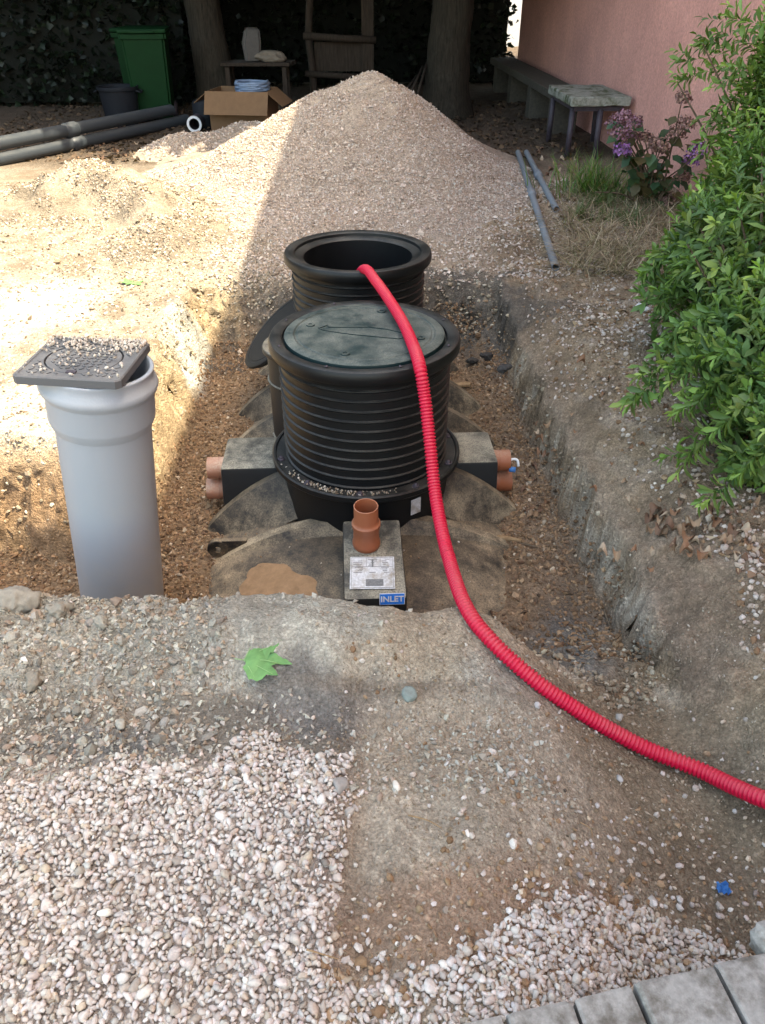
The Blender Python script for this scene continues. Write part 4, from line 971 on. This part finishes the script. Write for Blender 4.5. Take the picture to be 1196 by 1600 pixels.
# cardboard box with a coil of tubing
p = pxy(383, 180, 10.35); cb = empty('cardboard_box', (p.x, 10.35, Hs(p.x, 10.35)), R(-8)); tag(cb, 'brown cardboard box with its flaps folded open', 'box')
bm = bmesh.new(); W_, D_, H_ = .70, .5, .47
for c, s in (((0, -D_ / 2, H_ / 2), (W_, .006, H_)), ((0, D_ / 2, H_ / 2), (W_, .006, H_)), ((-W_ / 2, 0, H_ / 2), (.006, D_, H_)), ((W_ / 2, 0, H_ / 2), (.006, D_, H_)), ((0, 0, .004), (W_, D_, .006))): box(bm, c, s)
link('carton', bm_mesh('carton', bm, False), M['card'], cb)
for c, s, rx, ry in (((0, -D_ / 2 - .002, H_), (W_ + .06, .26), 62, 0), ((0, D_ / 2 + .002, H_), (W_, .24), -20, 0), ((-W_ / 2 - .002, 0, H_), (.22, D_), 0, -35), ((W_ / 2 + .002, 0, H_), (.24, D_), 0, 38)):
    bm = bmesh.new()
    if rx: box(bm, (0, -s[1] / 2 if rx > 0 else s[1] / 2, 0), (s[0], s[1], .006))
    else: box(bm, (-s[0] / 2 if ry < 0 else s[0] / 2, 0, 0), (s[0], s[1], .006))
    link('flap', bm_mesh('flap', bm, False), M['card'], cb, c, (R(rx), R(ry), 0))
p2 = Vector((cb.location.x + .12, 10.35, .50)); bm = bmesh.new(); P = []
for i in range(160):
    a = i * .22; P.append(Vector((.19 * math.cos(a) + .01 * math.sin(i), .17 * math.sin(a), .018 * (i % 29) / 29 + .0035 * i / 1.6 * .3 - .05)))
tube(bm, P, .016, 8); o = link('tubing_coil', bm_mesh('tubing_coil', bm), M['clearblue']); o.location = p2 + Vector((0, 0, .0)); tag(o, 'pale blue coil of tubing lying in the cardboard box', 'coil')
# rough work table
p = pxy(402, 97, 12.0); wt = empty('work_table', (p.x, 12.0, Hs(p.x, 12))); tag(wt, 'rough wooden table in deep shade beside the tree trunk', 'table')
th = pxy(402, 97, 12.0).z; 
for k in range(3):
    bm = bmesh.new(); box(bm, (0, -.16 + .16 * k, th), (.92 + .05 * k, .15, .04), None, .004); link('plank', bm_mesh('plank', bm, False), M['wood'], wt)
for sx in (-.38, .38):
    for sy in (-.17, .17):
        bm = bmesh.new(); box(bm, (sx, sy, th / 2 - .02), (.06, .06, th - .02)); link('leg', bm_mesh('leg', bm, False), M['wood'], wt)
bm = bmesh.new(); loft(bm, [(0, 0, 0, .20, .14), (0, 0, .2, .24, .17), (.02, 0, .34, .2, .12), (.01, 0, .38, .16, .03)], (True, True), .03); o = link('paper_sack', bm_mesh('paper_sack', bm, True, 60), M['rag']); o.location = (pxy(394, 80, 12).x, 12.0, th + .02); tag(o, 'pale paper sack standing on the rough table', 'sack'); o.rotation_euler = (0, 0, .3)
M['sackm'] = m_plain('dull_paper', (.10, .09, .08), .8); o.data.materials[0] = M['sackm']
bm = bmesh.new(); bmesh.ops.create_icosphere(bm, subdivisions=3, radius=.12)
for v in bm.verts: v.co = Vector((v.co.x * 1.7, v.co.y, v.co.z * .6)) * (1 + .35 * float(fbm(np.array([v.co.x * 14]), np.array([v.co.z * 14 + v.co.y * 9]), 2, 5)[0]))
o = link('crumpled_cloth', bm_mesh('crumpled_cloth', bm, False), m_plain('buff_cloth', (.2, .16, .12), .9)); o.location = (pxy(422, 84, 12).x, 11.95, th + .06); tag(o, 'crumpled buff cloth lying on the rough table', 'cloth')
# wooden frame
p = pxy(532, 90, 12.6); wf = empty('rustic_ladder', (p.x, 12.6, 0)); tag(wf, 'crooked rustic frame of posts and rails behind the gravel cone', 'post rack')
xa, xb = pxy(487, 80, 12.6).x - p.x, pxy(575, 80, 12.6).x - p.x
bm = bmesh.new(); tube(bm, spline([(xa + .02, 0, -.05), (xa, 0, .5), (xa - .03, 0, .9), (xa + .01, 0, 1.4), (xa - .02, 0, 2.2)], 6), .05, 10); link('post', bm_mesh('post', bm), M['wood'], wf)
bm = bmesh.new(); box(bm, (xb, 0, 1.1), (.17, .05, 2.3), None, .006); link('post', bm_mesh('post', bm, False), M['wood'], wf)
for z_, s_ in ((.88, .045), (.42, .04)):
    bm = bmesh.new(); tube(bm, [(xa - .1, -.05, z_ + .02), (0, -.055, z_ - .01), (xb + .12, -.05, z_ - .03)], s_, 8); link('rail', bm_mesh('rail', bm), M['wood'], wf)
bm = bmesh.new(); box(bm, (0, .06, .64), (xb - xa - .06, .025, .36)); link('panel', bm_mesh('panel', bm, False), M['wood'], wf)
for k, (u0, v0, u1, v1) in enumerate(((628, 150, 652, 118), (640, 150, 661, 104), (652, 150, 668, 96))):
    a, b = pxy(u0, v0, 11.3), pxy(u1, v1, 11.9); bm = bmesh.new(); tube(bm, [a, b], .018, 8)
    tag(link('wooden_stake', bm_mesh('wooden_stake', bm), M['wood']), ['short weathered stake leaning lowest by the thick trunk', 'weathered stake leaning in the middle of three by the trunk', 'steepest weathered stake closest to the thick trunk'][k], 'stake', 'stakes leaning by the trunk')
# stone topped stool table, and the long bench behind it
def wallx(y): return 2.94 - .046 * y
p = px(905, 246, 0); stl = empty('stone_table', (2.16, 9.15, Hs(2.16, 9.1)), R(2.6)); tag(stl, 'low table with mossy stone slab top on iron legs', 'table')
bm = bmesh.new(); box(bm, (0, 0, .0), (.60, 1.05, .085), None, .012); bmesh.ops.subdivide_edges(bm, edges=[e for e in bm.edges if e.calc_length() > .3], cuts=6, use_grid_fill=True)
for v in bm.verts: v.co += Vector((random.uniform(-1, 1), random.uniform(-1, 1), random.uniform(-.6, .6))) * .006
link('slab', bm_mesh('slab', bm, False), M['stonegrey'], stl, (0, 0, .535))
bm = bmesh.new()
for sy in (-.46, .46): box(bm, (0, sy, .465), (.5, .03, .04))
for sx in (-.24, .24): box(bm, (sx, 0, .465), (.03, .9, .04))
link('apron', bm_mesh('apron', bm, False), M['iron'], stl)
for sx, sy in ((-.25, -.42), (.02, -.47), (.24, -.44), (-.25, .44), (.24, .44)):
    bm = bmesh.new(); tube(bm, [(sx, sy, .46), (sx * 1.05 + .01, sy * 1.03, -.02)], .030, 12); link('leg', bm_mesh('leg', bm), M['iron'], stl)
bn = empty('stone_bench', (2.05, 12.2, 0), R(2.6)); tag(bn, 'long stone bench on block supports along the pink wall', 'bench')
bm = bmesh.new(); box(bm, (0, 0, .45), (.38, 4.6, .09), None, .01); link('seat', bm_mesh('seat', bm, False), M['darkstone'], bn)
for sy in (-2.0, -.7, .7, 2.0):
    bm = bmesh.new(); box(bm, (0, sy, .19), (.30, .22, .43), None, .01); link('support', bm_mesh('support', bm, False), M['darkstone'], bn)
a, b = gnd(868, 424), gnd(809, 246); long_pipe(a + Vector((0, 0, .028)), b + Vector((0, 0, .05)), .026, 'midpipe', 'longer thin grey pipe lying at the foot of the gravel cone', 'conduit_pipe', .004, 'thin grey pipes on the path')
a, b = gnd(869, 333), gnd(822, 246); long_pipe(a + Vector((0, 0, .028)), b + Vector((0, 0, .05)), .026, 'midpipe', 'shorter thin grey pipe lying closer to the stone table', 'conduit_pipe', .004, 'thin grey pipes on the path')

# ------------------------------------------------------------------ flowering plant, grasses
fb = Vector((2.2, 6.7, 0)); fp = empty('flowering_plant', fb); tag(fp, 'straggly plant with dry purple flower heads against the pink wall', 'flowering plant')
HEADK = 1.3
heads = [(975, 185, 0), (990, 195, 1), (962, 195, 1), (972, 238, 2), (1008, 218, 3), (1066, 156, 3), (1056, 212, 3), (1072, 196, 3), (1032, 235, 3), (1028, 229, 3), (1078, 254, 2), (1090, 236, 2), (985, 215, 1), (1066, 279, 3), (1046, 314, 3), (968, 212, 1)]
HP = [[(.30, .15, .19), (.22, .12, .13)], [(.27, .13, .18), (.17, .09, .09)], [(.26, .10, .30), (.32, .17, .36)], [(.17, .09, .08), (.23, .13, .11), (.27, .17, .12)]]
fm = Matrix.Translation(-fb); hp = []
for u, v, k in heads:
    c = pxy(u, v, 6.55 + random.uniform(-.2, .2)); hp.append(c); n = 130; r = HEADK * random.uniform(.045, .062)
    d = RNG.normal(size=(n, 3)); d[:, 2] = np.abs(d[:, 2]) * .8 - .15; d /= np.linalg.norm(d, axis=1)[:, None]
    P = np.array(c) + d * r * RNG.uniform(.75, 1.05, (n, 1)); cc = np.array(HP[k])[RNG.integers(0, len(HP[k]), n)] * RNG.uniform(.6, 1.4, (n, 1))
    o = link('flower_head', scatter_mesh('flower_head', BROAD, P, RNG.uniform(.018, .030, n), leaf_R(RNG.normal(size=(n, 3)), d), cc), M['flower'], fp); o.matrix_parent_inverse = fm; o['kind'] = 'stuff'
o = stems('stem', fb, [tuple(h) for h in hp] + [tuple(pxy(u, v, 6.5)) for u, v in ((1040, 350), (1090, 330), (930, 300))], 'stem', fp, .008, .004, .2); o.matrix_parent_inverse = fm
n = 130; t = RNG.integers(0, len(hp), n); f = RNG.uniform(.2, .95, n); P = np.array([tuple(fb.lerp(hp[i], q)) for i, q in zip(t, f)]) + RNG.normal(0, .05, (n, 3)); P[:, 2] = np.abs(P[:, 2]) + .05
d = RNG.normal(size=(n, 3)); d[:, 2] = -np.abs(d[:, 2]) * .6; d[:, 1] -= .4
o = link('leaf', scatter_mesh('leaf', BROAD, P, RNG.uniform(.07, .14, n), leaf_R(d, np.array([[0, -.3, 1.]]) + RNG.normal(0, .3, (n, 3))), np.array([(.035, .085, .04), (.06, .12, .05), (.05, .07, .03), (.09, .075, .03)])[RNG.integers(0, 4, n)]), M['leaf'], fp); o.matrix_parent_inverse = fm; o['kind'] = 'stuff'
def blades(name, n, cx, cy, rx, ry, h, pal, lean, parent=None, mat='leaf', wid=.006, bend=.5, clump=None):
    x = RNG.normal(cx, rx, n); y = RNG.normal(cy, ry, n)
    if clump is not None:
        k = RNG.integers(0, len(clump), n); x = clump[k, 0] + RNG.normal(0, .035, n); y = clump[k, 1] + RNG.normal(0, .035, n)
    z = H(x, y); hh = h * RNG.uniform(.5, 1.2, n); a = RNG.uniform(0, 6.28, n); l = lean * RNG.uniform(.3, 1.3, n)
    V = []; dx, dy = np.cos(a), np.sin(a); tx, ty = -dy, dx
    for i, f in enumerate((0, .35, .7, 1.)):
        wv = wid * (1 - f ** 2 * .9) / 2; off = l * hh * (f + bend * f * f) ; zz_ = z + hh * f * (1 - bend * .6 * f * l)
        V.append(np.stack([x + dx * off - tx * wv, y + dy * off - ty * wv, zz_], 1)); V.append(np.stack([x + dx * off + tx * wv, y + dy * off + ty * wv, zz_], 1))
    V = np.stack(V, 1).reshape(-1, 3); fq = np.array([(0, 1, 3, 2), (2, 3, 5, 4), (4, 5, 7, 6)])
    Fq = (fq[None] + (np.arange(n) * 8)[:, None, None]).reshape(-1, 4)
    c = np.repeat(np.array(pal)[RNG.integers(0, len(pal), n)] * RNG.uniform(.7, 1.3, (n, 1)), 8, 0)
    o = link(name, mesh_np(name, V, Fq, c), M[mat], parent); return o
tb = gnd(925, 305); gt = empty('grass_tuft', tb); tag(gt, 'lush tuft of long green grass at the stone table legs', 'grass tuft')
o = blades('blades', 330, tb.x, tb.y, .17, .16, .34, [(.07, .16, .03), (.10, .20, .04), (.05, .12, .03), (.2, .19, .08)], .75, gt, wid=.010); o.matrix_parent_inverse = Matrix.Translation(-tb); o['kind'] = 'stuff'
STRAW = [(.36, .28, .18), (.28, .21, .13), (.44, .36, .25), (.17, .16, .07), (.16, .11, .07)]
cl = []
while len(cl) < 150:
    p = px(random.uniform(885, 1090), random.uniform(300, 440)); 
    if p.x > 1.25 + .05 * (p.y - 5) and p.x < wallx(p.y) - .05: cl.append((p.x, p.y))
tag(blades('dry_grass', 3000, 0, 0, 1, 1, .17, STRAW, 1.5, None, 'dry', .0055, .8, np.array(cl)), 'dry straw coloured grass along the foot of the pink wall', 'dry grass', kind='stuff')
cl2 = np.array([tuple(px(random.uniform(900, 1000), random.uniform(300, 370))[:2]) for _ in range(30)])
tag(blades('green_weeds', 700, 0, 0, 1, 1, .13, [(.07, .12, .04), (.10, .14, .05)], .7, None, 'leaf', .007, .6, cl2), 'low green weeds among the dry grass', 'weeds', kind='stuff')

# ------------------------------------------------------------------ dead leaves, stones, scraps
def lobed(name, k=5, depth=.45, size=1., curl=.15, seed=0):
    rg = random.Random(seed); tips = []; N_ = k * 6
    bm = bmesh.new(); c = bm.verts.new((0, 0, 0)); ring = []; mid = []
    for i in range(N_):
        a = -math.pi / 2 + 2 * math.pi * (i + .5) / N_; ph = (i % 6) / 6
        lobe = 1 - depth * (1 - abs(math.cos(math.pi * (i + .5) / 6)) ** .8) + rg.uniform(-.07, .07); bs = .55 + .45 * (.5 + .5 * math.sin(a))
        r = .5 * size * lobe * (.62 + .38 * bs); z = curl * size * (r / size) ** 2 * math.sin(2 * a + seed) * 1.6 + rg.uniform(-.01, .01) * size
        ring.append(bm.verts.new((r * math.cos(a), r * math.sin(a), z))); mid.append(bm.verts.new((r * .5 * math.cos(a), r * .5 * math.sin(a), z * .3)))
    for i in range(N_):
        j = (i + 1) % N_; bm.faces.new((c, mid[i], mid[j])); bm.faces.new((mid[i], ring[i], ring[j], mid[j]))
    return bm
def flatmat(name, c, rough=.6, trans=.2):
    t = NT(name, rough, .3); n = t.noise(40, 4, .6, t.coord()); cc = t.mix(1, c, t.ramp(n, [(.3, .8), (.7, 1.2)]), 'MULTIPLY'); t.base(cc); return t.m
M['gleaf'] = flatmat('fresh_leaf', (.115, .255, .085)); M['gvein'] = flatmat('leaf_vein', (.25, .40, .17))
M['bleaf'] = [flatmat('dead_leaf', c, .85) for c in ((.22, .115, .065), (.27, .175, .11), (.15, .085, .055), (.36, .27, .19))]
LEAFPX = [(765, 272), (790, 225), (803, 206), (815, 222), (838, 228), (858, 216), (882, 220), (862, 238), (848, 248), (872, 252), (890, 262), (914, 286), (888, 279), (862, 281), (846, 290), (862, 306), (870, 329), (846, 322), (832, 316), (818, 328), (800, 333), (784, 326), (776, 330), (768, 312), (758, 296), (770, 286)]
LO = [px(u / 1.993, 900 + v / 1.993, .03) for u, v in LEAFPX]; LC = px(382, 1036.5, .03); LO = [Vector((p.x - LC.x, p.y - LC.y, 0)) for p in LO]
def plane_leaf(u, v, size, rz, label, tilt=(.06, .05)):
    p = gnd(u, v); t = empty('plane_leaf', p + Vector((0, 0, .010))); t.rotation_euler = (tilt[0], tilt[1], rz); tag(t, label, 'leaf', None)
    k = size / .16; bm = bmesh.new(); mid = sum(LO, Vector()) / len(LO); c = bm.verts.new(mid * k)
    zf = lambda q: .012 * k * math.sin(q.x * 40) * math.cos(q.y * 35) + .05 * k * (q - mid).length_squared * 20
    ring = [bm.verts.new(q * k + Vector((0, 0, zf(q)))) for q in LO]; mids = [bm.verts.new(mid.lerp(q, .5) * k + Vector((0, 0, zf(mid.lerp(q, .5))))) for q in LO]
    for a in range(len(LO)):
        b = (a + 1) % len(LO); bm.faces.new((c, mids[a], mids[b])); bm.faces.new((mids[a], ring[a], ring[b], mids[b]))
    link('blade', bm_mesh('blade', bm, True), M['gleaf'], t)
    bm = bmesh.new()
    for q in (LO[2], LO[6], LO[11], LO[16], LO[20]):
        tube(bm, [Vector((0, 0, .002)), q * k * .45 + Vector((0, 0, zf(q * .45) + .0012)), q * k * .85 + Vector((0, 0, zf(q * .85) + .001))], [.0012 * k, .0008 * k, .0003], 5)
    tube(bm, [(0, 0, .002), (-.025 * k, .004, .004)], .0014 * k, 5); link('vein', bm_mesh('vein', bm), M['gvein'], t); return t
plane_leaf(382, 1036, .16, 0, 'fresh green lobed leaf lying on the clay pit edge', (.04, -.03))
plane_leaf(287, 302, .33, R(40), 'bright green leaf at the foot of the gravel cone', (.5, .2))
plane_leaf(201, 447, .15, R(80), 'yellow green leaf on the sunlit sandy yard')
DRYV = [bm_mesh('dead_leaf', lobed('d', 3 + i % 3, .22, 1, 1.3, 30 + i), True) for i in range(5)]
def dead(u, v, size, label, group, mi=None, z=0):
    p = gnd(u, v); i = random.randrange(5); me = DRYV[i].copy(); me.materials.clear(); me.materials.append(M['bleaf'][random.randrange(4) if mi is None else mi])
    o = bpy.data.objects.new('dead_leaf', me); COL.objects.link(o); o.location = p + Vector((0, 0, .008 + z)); size *= .72; o.scale = (size, size * random.uniform(.45, .9), size); o.rotation_euler = (random.uniform(-.3, .3), random.uniform(-.3, .3), random.uniform(0, 6.28))
    cw = ('reddish brown', 'tan', 'dark brown', 'pale straw coloured')[M['bleaf'].index(me.materials[0])]
    if group: label = ('tiny ' if size < .03 else 'larger ' if size > .055 else 'small ') + cw + ' ' + label
    tag(o, label, 'leaf', group)
dead(910, 566, .085, 'single reddish brown dead leaf on the bank above the pit', None, 0)
dead(537, 1530, .05, 'pale dead leaf at the edge of the pebble bed', None, 3)
dead(640, 1560 + 8, .05, 'curled tan leaf beside the concrete pavers', None, 1)
for k in range(75):
    dead(random.gauss(1105, 55), random.gauss(830, 26), random.uniform(.035, .085), 'dead leaf in the litter under the evergreen shrub', 'dead leaves under the shrub')
for k in range(26):
    u = random.uniform(850, 1060); v = random.uniform(560, 800)
    if u > 600 + .42 * v: dead(u, v, random.uniform(.025, .05), 'dead leaf scattered on the bank top', 'dead leaves on the bank')
for k in range(22): dead(random.gauss(835, 14), random.uniform(650, 810), random.uniform(.04, .075), 'dead leaf caught at the foot of the right bank', 'dead leaves along the pit bank')
for k in range(45): dead(random.uniform(840, 900), random.uniform(225, 345), random.uniform(.06, .12), 'dead leaf on the path by the stone table', 'dead leaves by the stone table')
for k in range(40): dead(random.uniform(100, 340), random.uniform(195, 252), random.uniform(.06, .12), 'dead leaf in front of the drain pipes', 'dead leaves by the drain pipes')
# leaf mould: crumbs too many to count
x, y = rand_in(7000, -5, 2.3, 8.6, 13); n = len(x)
tag(link('leaf_mould', scatter_mesh('leaf_mould', CARDS, np.stack([x, y, H(x, y) + .01], 1), RNG.uniform(.03, .08, n), rotm(RNG.uniform(0, 6, n), RNG.normal(0, .3, n), RNG.normal(0, .3, n)), stone_cols(n, [(.10, .06, .035), (.15, .095, .055), (.07, .046, .03)], [2, 1, 2])), M['dry']), 'carpet of dead leaves under the trees at the back', 'leaf litter', kind='stuff')
x, y = rand_in(5200, 1.0, 2.4, 1.9, 6.6); k = (x > np.interp(y, *XR) + .12) & (x < wallx(y)) & (RNG.random(len(x)) < .5 + .8 * fbm(x * 2, y * 2, 3, 801)); x, y = x[k], y[k]; n = len(x)
tag(link('leaf_litter', scatter_mesh('leaf_litter', CARDS + [card(.35, .2)], np.stack([x, y, H(x, y) + .006], 1), RNG.uniform(.012, .04, n), rotm(RNG.uniform(0, 6, n), RNG.normal(0, .3, n), RNG.normal(0, .3, n)), stone_cols(n, [(.22, .13, .075), (.34, .24, .15), (.15, .09, .055), (.42, .33, .24)], [2, 1.5, 2, .7])), M['dry']), 'fine dead leaf crumbs on the bank beside the shrub', 'leaf litter', kind='stuff')
def rock(u, v, s, c, label, flat=.6, cat='stone', name='stone', z=0):
    V, Fc = pebble_variants(1, 4 if 'c' in name[:1] else 3, int(u + v), (flat, flat + .05), .03 if 'c' in name[:1] else .06, 7, (.6, .9))[0]
    kk = .45 if 'c' in name[:1] else .1; V = V * (1 + kk * fbm(V[:, 0] * 2.2 + u, V[:, 1] * 2.2 + V[:, 2] * 2, 4, int(u), .65))[:, None]
    p = gnd(u, v); o = link(name, mesh_np(name, V * s, Fc, np.tile(c, (len(V), 1))), M['rock']); o.location = p + Vector((0, 0, s * .28 + z)); o.rotation_euler = (random.uniform(-.2, .2), random.uniform(-.2, .2), random.uniform(0, 6)); tag(o, label, cat)
rock(640, 1088, .026, (.19, .22, .20), 'rounded greenish grey stone on the dark strip of soil')
rock(531, 1230, .026, (.28, .26, .24), 'grey stone at the straight edge of the pebble bed', .7)
rock(620, 1229, .017, (.6, .54, .46), 'small pale angular stone alone on the tan dirt', .5)
rock(190, 1134, .024, (.34, .32, .27), 'flat grey tan stone beside the pebbles', .5)
rock(546, 1270, .017, (.36, .32, .28), 'small brown grey stone just off the pebble edge')
rock(155, 1040 + 25, .022, (.25, .23, .20), 'rough grey clod on the clay slope', .7, 'clod', 'clay_clod')
rock(28, 948, .07, (.235, .215, .18), 'big grey slab of broken clay on the pit edge', .55, 'clod', 'clay_clod')
rock(95, 956, .035, (.22, .2, .165), 'dark lump of clay at the pipe foot', .6, 'clod', 'clay_clod')
rock(160, 975, .028, (.25, .23, .19), 'smaller grey lump of clay in front of the pale pipe', .6, 'clod', 'clay_clod')
rock(725, 930, .035, (.30, .23, .15), 'tan clod of earth under the red conduit', .6, 'clod', 'clay_clod')
rock(55, 1068, .035, (.2, .175, .14), 'dark crumbling clod on the left slope', .5, 'clod', 'clay_clod')
rock(968, 1168 + 50, .014, (.36, .34, .32), 'grey pebble under the lower run of conduit')
rock(968, 1122, .016, (.35, .34, .31), 'grey stone just above the red conduit', .6)
rock(1003, 484, .05, (.7, .7, .69), 'white lump of plaster on the bank beside the shrub', .45, 'plaster', 'plaster_lump')
rock(760, 560, .045, (.045, .042, .04), 'black charred lump in the pit behind the tank', .5, 'charred lump', 'charred_lump')
rock(737, 566, .04, (.05, .045, .04), 'charred lump nearest the rear riser', .5, 'charred lump', 'charred_lump')
rock(788, 578, .035, (.05, .047, .045), 'charred lump by the right bank', .5, 'charred lump', 'charred_lump')
# bits of wood, straw and plastic
def stick(u0, v0, u1, v1, r, mat, label, name='twig', cat='twig', flat=False, lift=.008):
    a, b = gnd(u0, v0) + Vector((0, 0, lift)), gnd(u1, v1) + Vector((0, 0, lift)); m = a.lerp(b, .5) + Vector((random.uniform(-.01, .01), 0, .006)); bm = bmesh.new()
    if flat:
        dv = b - a; box(bm, (0, 0, 0), (dv.length, r * 2, r * .7), Matrix.Translation((a + b) / 2) @ dv.to_track_quat('X', 'Z').to_matrix().to_4x4(), .003)
    else: tube(bm, spline([a, m, b], 4), [r * (1 - .5 * i / 8) for i in range(9)], 6)
    tag(link(name, bm_mesh(name, bm, not flat), M[mat]), label, cat)
stick(702, 604, 735, 602, .022, 'palewood', 'short offcut of wood beside the right tank shoulder', 'wood_offcut', 'wood', True)
stick(762, 842, 815, 848, .018, 'palewood', 'pale root lying in the gravel right of the tank', 'root_piece', 'root')
stick(812, 852, 840, 858, .007, 'stem', 'brown twig at the tip of the pale root')
stick(638, 1277, 690, 1297, .0022, 'palewood', 'thin pale straw on the tan dirt', 'straw', 'straw')
stick(906, 1288, 925, 1312, .002, 'palewood', 'thin straw near the scattered pebbles by the pavers', 'straw', 'straw')
stick(755, 690, 785, 700, .004, 'palewood', 'curved pale twig behind the right pipe stubs')
stick(944, 955, 955, 985, .005, 'stem', 'dark twig stuck at the corner of the right bank')
stick(480, 1495, 530, 1510, .0022, 'palewood', 'straw lying across the pebble bed', 'straw', 'straw', lift=.03)
bm = bmesh.new(); bmesh.ops.create_grid(bm, x_segments=5, y_segments=5, size=.014)
for v in bm.verts: v.co.z += random.uniform(-.008, .012)
o = link('plastic_scrap', bm_mesh('plastic_scrap', bm, False), M['bluetube']); o.location = gnd(1128, 1393) + Vector((0, 0, .015)); tag(o, 'crumpled blue plastic scrap in the dark dirt', 'plastic scrap')
q = TM @ Vector((.67, .06, -.30)); bm = bmesh.new(); tube(bm, [q, q + Vector((.03, -.005, 0))], .013, 12); t = empty('hose_connector', q); tag(t, 'small blue hose connector with white tube at the right stub', 'connector')
o = link('connector', bm_mesh('connector', bm), M['bluetube'], t); o.matrix_parent_inverse = Matrix.Translation(-q)
bm = bmesh.new(); tube(bm, spline([q + Vector((-.02, .0, .0)), q + Vector((.0, .02, .035)), q + Vector((.035, .02, .04)), q + Vector((.045, .01, .01))], 6), .006, 8); o = link('tube', bm_mesh('tube', bm), M['rag'], t); o.matrix_parent_inverse = Matrix.Translation(-q)
